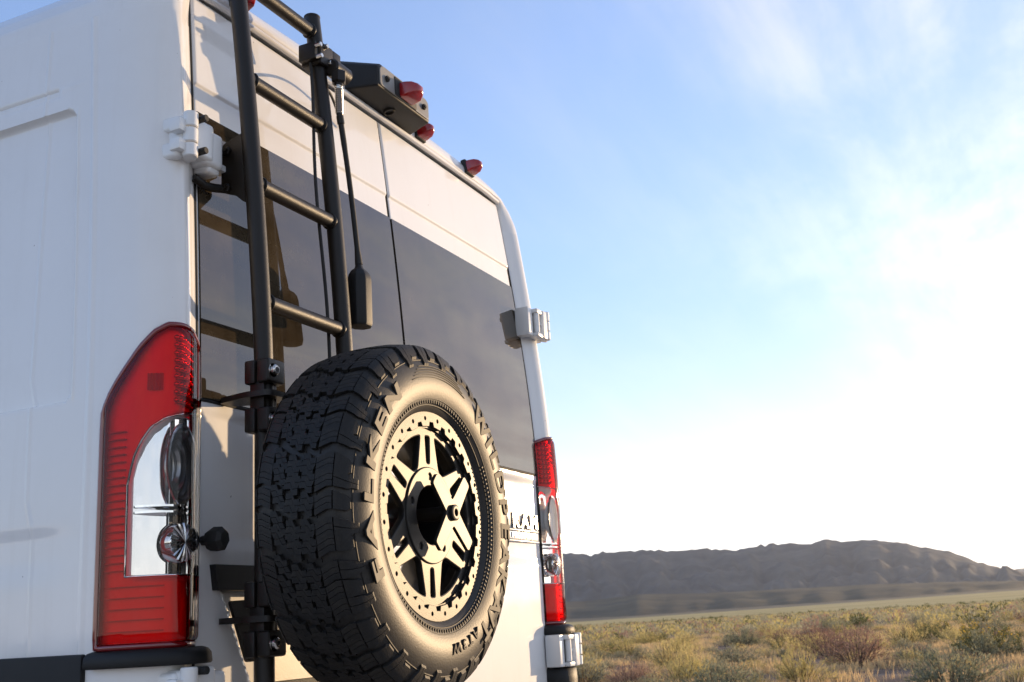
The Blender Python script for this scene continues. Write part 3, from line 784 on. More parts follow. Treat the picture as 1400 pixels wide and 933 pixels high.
bmesh.ops.recalc_face_normals(bm, faces=bm.faces); bevel_all(bm, .007, 3, 15)
obj('shell', bm, M['plastic'], box, 40)
link('face_plate', plate([roundpoly([(-.140, -.028), (.140, -.028), (.140, .024), (.126, .034), (-.126, .034), (-.140, .024)], .010)], .005, .001), M['grey_plate'], box, (0, -.0215, 2.365))
for x in (-.107, .107):
    bm = BM(); cyl(bm, (x, -.024, 2.366), (x, -.031, 2.366), .0095, 14, .0015); cyl(bm, (x, -.030, 2.366), (x, -.034, 2.366), .005, 6); obj('screw', bm, M['rubber_seal'], box)
bl = link('brake_lamp', mk_me, M['marker'], box, (.0, -.022, 2.366)); bl.scale = (1.22, 1.05, 1.05)
bm = BM(); rbox(bm, -.062, .062, -.0265, -.023, 2.336, 2.395, .004); obj('lamp_socket', bm, M['rubber_seal'], box)
bm = BM(); t = BM(); lathe(t, [(.017, .004), (.019, -.004), (.017, -.010), (.013, -.010), (.011, -.004), (0, -.002)], 28); merge(bm, t, Matrix.Translation((.0, .035, 2.327)) @ Matrix.Rotation(R(78), 4, 'X')); obj('camera_lens', bm, M['powder'], box)

# ================================================================== LADDER AND WHEEL CARRIER
lad = empty('rear_ladder', (-.63, -.1, .45), 'black tubular ladder and wheel carrier bolted to the left rear door', 'ladder')
LO = Vector((-.63, -.1, .45))
def ladder_y(z): return -.104+(.0802*max(0, z-1.33)**1.4)
def part(name, bm, material, parent=lad, angle=35):
    bmesh.ops.translate(bm, vec=-LO, verts=bm.verts); return obj(name, bm, material, parent, angle)
XL, XR, TR = -.785, -.468, .0205
def rail(x, z0, z1, n=24): return [Vector((x, ladder_y(z), z)) for z in lin(z0, z1, n)]
bm = BM(); tube(bm, rail(XL, .45, 2.62, 30), TR, 24); part('rail', bm, M['powder'])
bm = BM(); pr = rail(XR, .45, 2.385, 28); tube(bm, pr, TR, 24); part('rail', bm, M['powder'])
bm = BM(); cyl(bm, pr[-1]+Vector((0, 0, -.004)), pr[-1]+Vector((0, 0, .004)), TR+.001, 24, .002); part('end_cap', bm, M['rubber_seal'])
for z in (1.515, 1.795, 2.060, 2.335):
    y = ladder_y(z); bm = BM(); cyl(bm, (XL, y, z), (XR, y, z), .0175, 24); rg = part('rung', bm, M['powder'])
    for x, d in ((XL+TR+.001, 1), (XR-TR-.001, -1)):
        bm = BM(); t = BM(); lathe(t, [(.0175+.004*math.cos(a), .004*math.sin(a)) for a in lin(0, 2*math.pi, 8)[:-1]], 24, closed=True)
        merge(bm, t, Matrix.Translation((x, y, z)) @ Matrix.Rotation(R(90), 4, 'Z')); part('weld_bead', bm, M['powder'], rg)
# upper standoff to the hinge
bm = BM(); y = ladder_y(1.84)
poly = roundpoly([(y+.085, 1.905), (y-.012, 1.935), (y-.012, 1.745), (y+.02, 1.752), (y+.045, 1.775), (y+.085, 1.790)], .010)
prism(bm, poly, XL-.004, XL+.004, 'X'); part('standoff_plate', bm, M['powder'], angle=30)
for z in (1.885, 1.795):
    bm = BM(); tube(bm, [Vector((XL-.004, y+.072, z)), Vector((XL-.03, y+.082, z-.004)), Vector((XL-.06, y+.085, z-.008)), Vector((XL-.088, y+.092, z+.004 if z < 1.85 else z-.012))], .010, 12); part('standoff_arm', bm, M['powder'])
    bm = BM(); cyl(bm, (XL-.014, y+.066, z), (XL-.003, y+.066, z), .011, 6, .002); cyl(bm, (XL-.020, y+.066, z), (XL-.012, y+.066, z), .006, 10); part('bolt', bm, M['powder'])
# clamps with bolts on the left rail, standoff tongues to the door
def clamp(z, xr=XL):
    y = ladder_y(z); c = BM()
    rbox(c, xr-.030, xr+.030, y-.034, y-.002, z-.026, z+.026, .008, 3); rbox(c, xr-.030, xr+.030, y+.002, y+.030, z-.026, z+.026, .006)
    rbox(c, xr+.028, xr+.046, y-.010, y+.010, z-.022, z+.022, .004)
    o = part('clamp', c, M['powder'])
    b = BM(); cyl(b, (xr-.012, y-.044, z), (xr-.012, y-.033, z), .0115, 20, .003); cyl(b, (xr-.012, y-.034, z), (xr-.012, y-.0325, z), .015, 20); t = part('clamp_bolt', b, M['steel'], o)
    b = BM(); cyl(b, (xr-.012, y-.0446, z), (xr-.012, y-.0405, z), .0055, 6); part('bolt_socket', b, M['rubber_seal'], o)
    b = BM(); cyl(b, (xr+.034, y-.018, z+.008), (xr+.034, y-.010, z+.008), .005, 10, .001); part('clamp_bolt', b, M['steel'], o)
for z in (1.352, 1.248, .890, .793): clamp(z)
for z, ln in ((1.302, .115), (.842, .115)):
    bm = BM(); y = ladder_y(z)
    poly = roundpoly([(XL-.034, y-.040), (XL+.048, y-.040), (XL+.058, y+.0), (XL+.048, y+.03), (XL+.020, y+ln-.01), (XL-.022, y+ln-.01), (XL-.040, y+.02)], .016)
    prism(bm, poly, z-.006, z+.006, 'Z'); part('standoff_tongue', bm, M['powder'], angle=30)
    bm = BM(); rbox(bm, XL-.022, XL+.024, y-.016, y+.022, z-.05, z+.05, .005); part('sleeve', bm, M['powder'])
# lower gusset, hub arm and the sun-struck foot plate
bm = BM(); prism(bm, roundpoly([(-.800, .882), (-.700, .886), (-.690, .76), (-.745, .758)], .008), -.030, -.022); part('gusset', bm, M['powder'], angle=30)
bm = BM(); rbox(bm, XL, XR, -.125, -.085, .625, .665, .004); part('cross_bar', bm, M['powder'])
bm = BM(); rbox(bm, XL, XR, -.125, -.085, 1.015, 1.06, .004); part('cross_bar', bm, M['powder'])
bm = BM(); rbox(bm, -.66, -.52, -.155, -.118, .96, 1.11, .008); part('hub_mount', bm, M['powder'])
bm = BM(); cyl(bm, (-.589, -.15, 1.037), (-.589, -.432, 1.037), .016, 24); part('hub_stud', bm, M['powder'])

# ================================================================== HANGING ANTENNA
ant = empty('whip_antenna', (-.40, -.095, 1.54), 'black whip antenna hanging from the ladder, with spring and octagonal end housing', 'antenna')
AO = Vector((-.40, -.095, 1.54))
def apart(name, bm, material, angle=35, parent=ant):
    bmesh.ops.translate(bm, vec=-AO, verts=bm.verts); return obj(name, bm, material, parent, angle)
zt = 2.262; yt = ladder_y(zt)
bm = BM(); rbox(bm, XR-.030, XR+.030, yt-.032, yt-.001, zt-.032, zt+.032, .008, 3); rbox(bm, XR-.030, XR+.030, yt+.001, yt+.030, zt-.032, zt+.032, .008, 3); rbox(bm, XR-.046, XR-.026, yt-.026, yt+.026, zt-.024, zt+.024, .004)
cl_ = apart('rail_clamp', bm, M['powder'])
for dx, dz in ((-.010, .020), (.006, -.020), (-.040, .012), (-.036, -.018)):
    bm = BM(); cyl(bm, (XR+dx, yt-.042, zt+dz), (XR+dx, yt-.024, zt+dz), .0065, 12, .0015); apart('clamp_bolt', bm, M['steel'], 35, cl_)
bm = BM(); rbox(bm, XR+.024, XR+.050, yt-.022, yt+.012, zt-.012, zt+.036, .006); rbox(bm, XR+.030, XR+.066, yt-.030, yt-.020, zt-.022, zt+.030, .003); apart('bracket', bm, M['powder'])
bm = BM(); cyl(bm, (XR+.006, yt-.036, zt-.030), (XR+.080, yt-.036, zt-.030), .024, 20, .005); apart('swivel', bm, M['powder'])
bm = BM(); cyl(bm, (XR+.078, yt-.036, zt-.034), (XR+.082, yt-.036, zt-.034), .013, 18, .002); apart('swivel_cap', bm, M['rubber_seal'])
ax, ay = XR+.024, yt-.05
bm = BM(); cyl(bm, (ax, ay, zt-.040), (ax, ay, zt-.075), .020, 6, .004); cyl(bm, (ax, ay, zt-.07), (ax, ay, zt-.082), .012, 16); apart('hex_base', bm, M['powder'])
bm = BM(); n = 150; z0, z1 = zt-.080, zt-.160
tube(bm, [Vector((ax+.0085*math.cos(i*2*math.pi*15/n), ay+.0085*math.sin(i*2*math.pi*15/n), z0+(z1-z0)*i/n)) for i in range(n+1)], .0024, 6); cyl(bm, (ax, ay, z0), (ax, ay, z1), .006, 10); apart('spring', bm, M['steel'])
wx_, wy_ = -.394, -.098
def wpt(t): return Vector((ax+(wx_-ax)*t+.006*math.sin(math.pi*t), ay+(wy_-ay)*t, z1+.004+(1.700-z1)*t))
bm = BM(); tube(bm, [wpt(t) for t in lin(0, 1, 20)], [.0085]+[.0075]*4+[.0068]*13+[.0085, .010], 12); apart('whip', bm, M['rubber_seal'])
bm = BM(); cyl(bm, wpt(.02), wpt(.08), .0095, 14, .002); apart('ferrule', bm, M['powder'])
bm = BM(); rows = []
for z, k in ((1.705, .26), (1.692, .40), (1.684, .72), (1.672, .94), (1.660, 1.0), (1.550, 1.0), (1.541, .93)):
    rows.append([bm.verts.new((wx_+.036*k*math.cos(a), wy_+.030*k*math.sin(a), z)) for a in [math.pi/8+i*math.pi/4 for i in range(8)]])
for A, B in zip(rows, rows[1:]):
    for i in range(8): bm.faces.new((A[i], A[(i+1) % 8], B[(i+1) % 8], B[i]))
bm.faces.new(rows[0]); bm.faces.new(rows[-1]); bmesh.ops.recalc_face_normals(bm, faces=bm.faces); bevel_all(bm, .0022, 2, 20)
apart('end_housing', bm, M['plastic'], 25)
bm = BM(); tube(bm, [Vector((XR-.040+.010*math.sin(z*9), ladder_y(z)+.012+.010*math.sin(z*5), z)) for z in lin(2.24, 1.20, 30)], .0042, 8); apart('cable', bm, M['rubber_seal'])
bm = BM(); tube(bm, [Vector((XR+.02+.22*t, ladder_y(2.2)+.06*t+.03, 2.20+.05*math.sin(t*3.1)-.02*t)) for t in lin(0, 1, 14)], .004, 8); apart('cable', bm, M['rubber_seal'])
# ================================================================== SPARE WHEEL
WX, WZ, WC = -.589, 1.037, -.302                      # axle position, middle plane of the tyre
sw = empty('spare_wheel', (WX, WC, WZ), 'spare wheel with chunky all-terrain tyre hung on the left rear door', 'wheel')
RT = .3735                                            # tyre radius
def Yf(y): return y-WC                                # world Y -> wheel local
tyre_prof = [(.212, -.086), (.222, -.096), (.232, -.104), (.250, -.112), (.272, -.1165), (.292, -.1165), (.312, -.1125), (.328, -.106), (.342, -.0985), (.352, -.092), (.3595, -.080), (.3625, -.06), (.3635, -.03), (.3637, 0)]
tp = tyre_prof+[(r, -y) for r, y in tyre_prof[-2::-1]]
bm = BM(); lathe(bm, tp+[(.19, .08), (.19, -.08)], 180, closed=True)
tyre = obj('tyre', bm, M['tyre'], sw, 60)
# moulded rings on the sidewall
bm = BM()
def ring_rib(bm, r, w, h, ys, a0=0, a1=360, n=160):
    full = a1-a0 >= 360; rows = []
    for i in range(n+(0 if full else 1)):
        a = R(a0+(a1-a0)*i/n); s_, c_ = math.sin(a), math.cos(a)
        rows.append([bm.verts.new((q*s_, y, q*c_)) for q, y in ((r-w, ys+.001), (r-w*.5, ys-h), (r+w*.5, ys-h), (r+w, ys+.001))])
    m_ = len(rows)
    for i in range(m_ if full else m_-1):
        A, B = rows[i], rows[(i+1) % m_]
        for k in range(3): bm.faces.new((A[k], A[k+1], B[k+1], B[k]))
def side_y(r): return interp([(q, y) for q, y in tyre_prof[:10]], r)
ring_rib(bm, .233, .0016, .0012, side_y(.233)); ring_rib(bm, .2465, .0012, .0010, side_y(.2465)); ring_rib(bm, .329, .002, .0014, side_y(.329))
for k, r in enumerate((.292, .298, .304, .310, .316)): ring_rib(bm, r, .0012, .0016, side_y(r), -22+k*2, 24-k*2, 40)
obj('sidewall_ribs', bm, M['letter'], tyre, 40)
bm = BM()      # small hatch marks next to the bead
for i in range(150):
    a = 360*i/150
    if 40 < a < 60 or 230 < a < 255: continue
    r0, r1 = .2365, .2445; am = R(a); rot = Matrix.Rotation(am, 4, 'Y')
    t = BM(); rbox(t, -.0016, .0016, side_y(.24)-.0022, side_y(.24)+.003, r0, r1, 0); merge(bm, t, rot)
tag(obj('bead_marks', bm, M['letter'], tyre, 40), kind='stuff')
# raised lettering (reads clockwise, feet towards the hub)
def ring_text(txt, a0, a1, r, size, sx=1.0, bold=.0):
    n = len(txt); wid = []
    for ch in txt: wid.append({'I': .55, ' ': .45, '/': .6, 'W': 1.35, 'M': 1.3}.get(ch, 1.0))
    tot = sum(wid); a = a0
    for ch, w_ in zip(txt, wid):
        da = (a1-a0)*w_/tot; am = R(a+da/2); a += da
        if ch == ' ': continue
        me = text_mesh(ch, size, .0034, .0006, sx, bold)
        lean = (side_y(r+.015)-side_y(r-.015))/.03
        me.transform(Matrix.Rotation(math.atan(lean), 4, 'X'))
        link('raised_letter', me, M['letter'], tyre, (r*math.sin(am), side_y(r)-.0003, r*math.cos(am)), (0, am, 0))
ring_text('WILDPEAK', 34, 122, .291, .051, 1.45, .0012)
ring_text('A/T', 126, 150, .291, .051, 1.35, .0012)
ring_text('FALKEN', 238, 326, .290, .050, 1.9, .0014)
ring_text('AT3W', 151, 177, .276, .030, 1.2)
bm = BM()
for i, ch in enumerate('MT BUILT SIPING'): pass
bm.free()
# tread blocks
NB = 56; DA = 2*math.pi/NB
def block(parts_):
    """parts_: pieces of one block; each a list over angle of lists over width of (radius, y, angle), closed down to the carcass"""
    bm = BM()
    for rows_ in parts_:
        top = [[bm.verts.new((r*math.sin(a), y, r*math.cos(a))) for r, y, a in row] for row in rows_]
        low = [[bm.verts.new(((r-.013)*math.sin(a), y*.965, (r-.013)*math.cos(a))) for r, y, a in row] for row in rows_]
        nu, nv = len(top), len(top[0])
        for i in range(nu-1):
            for j in range(nv-1): bm.faces.new((top[i][j], top[i+1][j], top[i+1][j+1], top[i][j+1]))
        for i in range(nu-1):
            for j in (0, nv-1): bm.faces.new((top[i][j], top[i+1][j], low[i+1][j], low[i][j]))
        for j in range(nv-1):
            for i in (0, nu-1): bm.faces.new((top[i][j], top[i][j+1], low[i][j+1], low[i][j]))
    return tomesh('tread_block', bm, 25)
def crown(y): return RT-.010*(abs(y)/.09)**2.6
SIPE = ((-1, -.36), (-.30, .30), (.36, 1))
def shoulder(sgn, long):
    tread_ys = [(.050, None), (.062, None), (.074, None), (.084, None)]
    wall_ys = [(.0865, .3655), (.0935, .3605), (.0985, .3535), (.1035, .344)]+([(.1085, .333), (.1125, .322)] if long else [(.1065, .337)])
    w0 = .5*DA*.84; parts = []
    def ang(f_, y): return f_*w0*(1.0 if y < .095 else (.90 if y < .105 else .60))+.12*DA*math.sin(y*95)+(.05*DA if .06 < y < .075 else 0)
    for a, b in SIPE: parts.append([[(crown(y), sgn*y, ang(f_, y)) for y, r in tread_ys] for f_ in (a, b)])
    for a, b in ((-1, -.06), (.04, 1)) if long else ((-1, 1),): parts.append([[(r, sgn*y, ang(f_, y)) for y, r in wall_ys] for f_ in (a, b)])
    return block(parts)
def inner(y0, y1, amp, ph):
    parts = []
    def ang(f_, k): return f_*.5*DA*.85+amp*DA*(1 if k > 2 else (-1 if k < 1.5 else 0))
    for a, b in SIPE:
        parts.append([[(crown(y0+(y1-y0)*k/4), y0+(y1-y0)*k/4+.0025*(1 if f_ > 0 else -1)*(1 if ph > 1 else -1), ang(f_, k)) for k in (0, 1.4, 2.2, 4)] for f_ in (a, b)])
    return block(parts)
kinds = [(shoulder(-1, True), shoulder(-1, False)), (shoulder(1, True), shoulder(1, False)), (inner(-.0465, -.0185, .13, .3),)*2, (inner(.0185, .0465, .13, 1.8),)*2, (inner(-.0155, .0155, .16, .9),)*2]
for k, (ma, mb) in enumerate(kinds):
    for i in range(NB):
        me = ma if i % 2 else mb
        link('tread_block', me, M['tread'], tyre, None, (0, i*DA+(.5*DA if k in (1, 3) else 0)+.02*math.sin(i*2.4), 0))
bm = BM()     # sipe and stone-ejector ridges in the grooves, mould hairs
for i in range(NB*2):
    a = i*DA/2
    for y in (-.0495, .0495, -.0175, .0175):
        t = BM(); rbox(t, -.004, .004, y-.0012, y+.0012, .360, .3650, 0); merge(bm, t, Matrix.Rotation(a, 4, 'Y'))
tag(obj('groove_ridges', bm, M['tread'], tyre, 30), kind='stuff')
# --- rim
RING_Y = Yf(-.396)
rim = empty('rim'); rim.parent = sw
def circ(r, n=96, ph=0): return [(r*math.cos(2*math.pi*i/n+ph), r*math.sin(2*math.pi*i/n+ph)) for i in range(n)]
bm = BM(); lathe(bm, [(.2205, .016), (.2215, .004), (.2195, .000), (.2165, .0), (.2160, .012), (.214, .016)], 120, closed=True)
obj('outer_lip', bm, M['rim'], rim, 40, (0, RING_Y-.002, 0))
# simulated clamp ring with 24 screw holes and 24 notches on its inner edge
NR = 24; inner_edge = []
for i in range(NR):
    a = 2*math.pi*i/NR
    for da, r in ((-.060, .1895), (-.040, .1995), (.040, .1995), (.060, .1895), (.13, .1890)):
        inner_edge.append((r*math.cos(a+da), r*math.sin(a+da)))
holes = []
for i in range(NR):
    a = 2*math.pi*(i+.5)/NR; cx, cy = .2055*math.cos(a), .2055*math.sin(a)
    holes.append([(cx+.0052*math.cos(t), cy+.0052*math.sin(t)) for t in lin(0, 2*math.pi, 11)[:-1]])
link('clamp_ring', plate([circ(.2165, 120), inner_edge]+holes, .010, .0012), M['rim'], rim, (0, RING_Y+.003, 0))
bm = BM(); lathe(bm, [(.186, .0), (.205, .0), (.205, .004), (.186, .004)], 96, closed=True); obj('ring_back', bm, M['rim'], rim, 40, (0, RING_Y+.0055, 0))
bo = BM(); cyl(bo, (0, 0, 0), (0, -.005, 0), .0036, 6); bo_me = tomesh('screw', bo)
for i in range(NR):
    a = 2*math.pi*(i+.5)/NR; link('screw', bo_me, M['rim_dark'], rim, (.2065*math.cos(a), RING_Y+.006, .2065*math.sin(a)))
bm = BM(); lathe(bm, [(.214, .012), (.200, .014), (.196, .03), (.190, .06), (.178, .09), (.176, .17), (.19, .185), (.205, .19), (.21, .185), (.205, .012)], 96)
obj('barrel', bm, M['rim_dark'], rim, 50, (0, RING_Y, 0))
# spoke face: six split spokes -> six windows and six slots
loops = [circ(.1865, 120), circ(.066, 40)]
def pol(r, a): return (r*math.cos(R(a)), r*math.sin(R(a)))
for i in range(6):
    c = 90+60*i
    u = Vector(pol(1, c)); v = Vector((-u.y, u.x))
    sl_ = [u*.108+v*-.0095, u*.108+v*.0095, u*.172+v*.0125, u*.172+v*-.0125]
    loops.append(roundpoly([tuple(p) for p in sl_], .008, 4))
    d = c+30; tri = [pol(.108, d)]
    # window edges run parallel to the spokes
    e = Vector(pol(1, d)); f_ = Vector((-e.y, e.x))
    poly = [e*.103+f_*-.010, e*.103+f_*.010]
    arc = [pol(.1735, d+q) for q in (21, 14, 7, 0, -7, -14, -21)]
    tri = [tuple(poly[1])]+arc+[tuple(poly[0])]
    loops.append(roundpoly(tri[:1]+tri[1:2]+tri[2:7]+tri[7:8]+tri[8:], .010, 3))
link('spoke_face', plate(loops, .016, .003), M['rim'], rim, (0, RING_Y+.018, 0))
bm = BM(); lathe(bm, [(.1895, .02), (.1895, .012), (.192, .014), (.196, .03)], 96); obj('spoke_seat', bm, M['rim_dark'], rim, 40, (0, RING_Y+.004, 0))
hub_holes = [circ(.064, 40)]+[[(0.082*math.cos(R(18+72*i))+.0095*math.cos(t), 0.082*math.sin(R(18+72*i))+.0095*math.sin(t)) for t in lin(0, 2*math.pi, 15)[:-1]] for i in range(5)]
link('hub_face', plate([circ(.100, 72)]+hub_holes, .010, .0025), M['rim'], rim, (0, RING_Y+.0115, 0))
bm = BM(); lathe(bm, [(.066, -.004), (.063, .02), (.058, .08), (0, .082)], 40); obj('hub_bore', bm, M['rim_dark'], rim, 40, (0, RING_Y+.012, 0))
# X-shaped retaining plate on the centre stud
ret = empty('retaining_plate'); ret.parent = sw
pts = []
for i in range(4):
    a = 45+90*i+2
    e = Vector(pol(1, a)); f_ = Vector((-e.y, e.x))
    pts += [tuple(e*.098+f_*-.014), tuple(e*.098+f_*.014), tuple(e*.036+f_*.017)]
    pts += [pol(.026, a+45)]
link('cross_plate', plate([roundpoly(pts, .006, 3)], .008, .0012), M['rim'], ret, (0, Yf(-.438), 0))
bm = BM(); lathe(bm, [(.017, .006), (.017, -.006), (.013, -.008), (.008, -.007), (.0075, .004), (0, .004)], 32); obj('centre_boss', bm, M['rim'], ret, 40, (0, Yf(-.442), 0))
# ================================================================== VEGETATION
def leaf_mat(name, col, col2, trans=.48, scale=9.):
    col = tuple(min(.7, c*1.22) for c in col); col2 = tuple(min(.75, c*1.22) for c in col2)
    Mt = bpy.data.materials.new(name); Mt.use_nodes = True; t = Mt.node_tree; t.nodes.clear()
    o = t.nodes.new('ShaderNodeOutputMaterial'); d = t.nodes.new('ShaderNodeBsdfDiffuse'); tr = t.nodes.new('ShaderNodeBsdfTranslucent'); mxs = t.nodes.new('ShaderNodeMixShader'); mxs.inputs[0].default_value = trans
    co = t.nodes.new('ShaderNodeTexCoord'); n = t.nodes.new('ShaderNodeTexNoise'); n.inputs['Scale'].default_value = scale; n.inputs['Detail'].default_value = 4
    oi = t.nodes.new('ShaderNodeObjectInfo'); t.links.new(co.outputs['Object'], n.inputs['Vector'])
    ad = t.nodes.new('ShaderNodeMath'); ad.operation = 'MULTIPLY_ADD'; ad.inputs[1].default_value = .35; ad.inputs[2].default_value = -.17; t.links.new(oi.outputs['Random'], ad.inputs[0])
    a2 = t.nodes.new('ShaderNodeMath'); a2.operation = 'ADD'; t.links.new(n.outputs[0], a2.inputs[0]); t.links.new(ad.outputs[0], a2.inputs[1])
    mr = t.nodes.new('ShaderNodeMapRange'); mr.inputs[1].default_value = .3; mr.inputs[2].default_value = .7; t.links.new(a2.outputs[0], mr.inputs[0])
    mi = t.nodes.new('ShaderNodeMixRGB'); mi.inputs[1].default_value = (*col, 1); mi.inputs[2].default_value = (*col2, 1); t.links.new(mr.outputs[0], mi.inputs[0])
    t.links.new(mi.outputs[0], d.inputs[0]); t.links.new(mi.outputs[0], tr.inputs[0])
    t.links.new(d.outputs[0], mxs.inputs[1]); t.links.new(tr.outputs[0], mxs.inputs[2]); t.links.new(mxs.outputs[0], o.inputs[0])
    return Mt
M['sage'] = leaf_mat('sagebrush_leaf', (.18, .185, .115), (.32, .295, .20))
M['rabbit'] = leaf_mat('rabbitbrush_leaf', (.38, .32, .12), (.54, .44, .20))
M['dry'] = leaf_mat('dry_twig', (.20, .12, .095), (.34, .23, .17))
M['darkleaf'] = leaf_mat('dark_leaf', (.08, .09, .04), (.15, .15, .07))
M['flower'] = leaf_mat('yellow_flower', (.50, .31, .04), (.60, .42, .10))
M['cream'] = leaf_mat('cream_flower', (.55, .40, .28), (.62, .50, .36))
M['straw'] = leaf_mat('dry_grass', (.46, .33, .18), (.58, .45, .25))
M['stem'] = mat('woody_stem', (.13, .095, .07), .9, spec=.1)
rng = np.random.default_rng(5)
def quads_mesh(name, c, d, nrm, ln, wd):
    """diamond leaves: centre c, direction d, normal-ish side vector, length, width (numpy arrays)"""
    s = np.cross(d, nrm); s /= np.linalg.norm(s, axis=1)[:, None]+1e-9
    v = np.stack([c, c+d*ln[:, None]*.5+s*wd[:, None]*.5, c+d*ln[:, None], c+d*ln[:, None]*.5-s*wd[:, None]*.5], 1).reshape(-1, 3)
    n = len(c); me = bpy.data.meshes.new(name)
    me.vertices.add(4*n); me.vertices.foreach_set('co', v.astype(np.float32).ravel())
    me.loops.add(4*n); me.loops.foreach_set('vertex_index', np.arange(4*n, dtype=np.int32))
    me.polygons.add(n); me.polygons.foreach_set('loop_start', np.arange(0, 4*n, 4, dtype=np.int32)); me.polygons.foreach_set('loop_total', np.full(n, 4, np.int32))
    me.update(calc_edges=True); me.validate()
    return me
def rand_unit(n):
    d = rng.normal(size=(n, 3)); return d/np.linalg.norm(d, axis=1)[:, None]
def shrub_data(kind, K, per):
    """unit shrub: about 1 wide, height set by kind; returns tips and leaf arrays"""
    hgt = {'sage': .62, 'rabbit': .72, 'dry': .58, 'dark': .6, 'cream': .55}[kind]
    th = rng.uniform(0, 2*np.pi, K); ph = np.arccos(rng.uniform(.05, 1, K)); lob = 1+.22*np.sin(th*3+rng.uniform(0, 6))+.15*np.sin(th*5+rng.uniform(0, 6))+rng.normal(0, .10, K)
    tips = np.stack([.5*lob*np.sin(ph)*np.cos(th), .5*lob*np.sin(ph)*np.sin(th), hgt*(.18+.82*np.cos(ph))*(.85+.3*rng.random(K))], 1)
    base = np.stack([.10*np.cos(th), .10*np.sin(th), np.zeros(K)], 1)
    t = rng.uniform(.35 if kind != 'rabbit' else .15, 1.04, (K, per))[..., None]
    p = base[:, None]+(tips-base)[:, None]*t
    p += np.array([0, 0, 1.])*(.10*t*(1-t))+rng.normal(0, .030 if kind != 'rabbit' else .022, (K, per, 3))
    c = p.reshape(-1, 3); c[:, 2] = np.maximum(c[:, 2], .01)
    ax = np.repeat(tips-base, per, 0); ax /= np.linalg.norm(ax, axis=1)[:, None]
    spread = {'sage': .55, 'rabbit': .28, 'dry': .75, 'dark': .7, 'cream': .5}[kind]
    d = ax+spread*rand_unit(len(c))+np.array([0, 0, .35]); d /= np.linalg.norm(d, axis=1)[:, None]
    ln = {'sage': .055, 'rabbit': .10, 'dry': .06, 'dark': .05, 'cream': .07}[kind]*rng.uniform(.6, 1.4, len(c))
    wd = {'sage': .017, 'rabbit': .010, 'dry': .009, 'dark': .020, 'cream': .012}[kind]*rng.uniform(.7, 1.3, len(c))
    return tips, base, c, d, ln, wd
def stems_mesh(tips, base, r=.006):
    bm = BM()
    for a, b in zip(base, tips):
        m1 = a+(b-a)*.5+np.array([0, 0, .05])+rng.normal(0, .015, 3)
        tube(bm, [a, m1, b], [r, r*.7, r*.25], 3, cap=False)
    return tomesh('branches', bm, 180)
protos = {}
SPEC = {'sage': ('sage', 60, 34), 'rabbit': ('rabbit', 70, 26), 'dry': ('dry', 60, 30), 'dark': ('darkleaf', 55, 34), 'cream': ('straw', 40, 26)}
for kind, (mname, K, per) in SPEC.items():
    L_ = []
    for v in range(3):
        tips, base, c, d, ln, wd = shrub_data(kind, K, per)
        fm = quads_mesh('foliage', c, d, rand_unit(len(c)), ln, wd); fm.materials.append(M[mname])
        sm = stems_mesh(tips, base); sm.materials.append(M['stem'])
        fl = None
        if kind in ('dark', 'cream'):
            k = rng.choice(len(tips), int(len(tips)*.6), replace=False); k = k[tips[k][:, 2] > .25]
            cc = np.repeat(tips[k], 14, 0)+rng.normal(0, .028, (len(k)*14, 3))
            fl = quads_mesh('blossom', cc, rand_unit(len(cc)), rand_unit(len(cc)), rng.uniform(.02, .045, len(cc)), rng.uniform(.015, .03, len(cc))); fl.materials.append(M['flower' if kind == 'dark' else 'cream'])
        L_.append((fm, sm, fl))
    protos[kind] = L_
def shrub(name, kind, x, y, wdt, hs, label, group=None, v=None, flowers=True):
    r = math.hypot(x, y); z = plain_z(r, math.degrees(math.atan2(y, x)))-.02
    o = empty(name, (x, y, z), label, 'shrub', group); o.rotation_euler = (0, 0, rnd.uniform(0, 6.28)); o.scale = (wdt, wdt, wdt*hs)
    fm, sm, fl = protos[kind][rnd.randrange(3) if v is None else v]
    link('branches', sm, None, o); link('foliage', fm, None, o)
    if fl is not None and flowers: link('blossom', fl, None, o)
    return o
named = [
 ('sagebrush', 'sage', 16.75, .17, 1.45, .72, 'largest grey-green sagebrush, nearest the camera at the lower right'),
 ('flowering_shrub', 'dark', 27.97, .36, 1.5, .85, 'dark shrub with orange-yellow blossoms near the right edge'),
 ('dry_shrub', 'dry', 24.91, 2.9, 1.75, .85, 'wide reddish-brown dry shrub behind the bare patch of soil'),
 ('dry_shrub', 'dry', 37.79, 6.37, 1.7, .85, 'purple-brown rounded shrub left of the small dark shrub'),
 ('rabbitbrush', 'rabbit', 18.83, 2.92, 1.1, .85, 'tall pale green feathery shrub at the left end of the bare soil'),
 ('rabbitbrush', 'rabbit', 23.34, 6.38, 1.0, .95, 'tall pale green feathery shrub nearest the van bumper'),
 ('green_shrub', 'dark', 38.13, 3.33, .62, 1.35, 'small upright dark shrub standing alone beyond the dry shrubs', False),
 ('blossoming_plant', 'cream', 32.95, 6.19, .55, 1.2, 'small plant with cream-pink blossoms beside the purple-brown shrub'),
 ('blossoming_plant', 'cream', 36.5, 2.3, .5, 1.2, 'small cream-topped plant in front of the low dark green shrub'),
 ('green_shrub', 'dark', 38.17, 2.6, 1.15, .9, 'low wide dark green shrub behind a cream-topped plant', False),
 ('rabbitbrush', 'rabbit', 17.9, -.72, .6, .7, 'low yellow-green tuft in the bottom right corner'),
]
placed = [(x, y, w_) for (_, _, x, y, w_, *_) in named]
for nm, kind, x, y, w_, hs, lab, *fl in named: shrub(nm, kind, x, y, w_, hs, lab, None, None, not fl or fl[0])
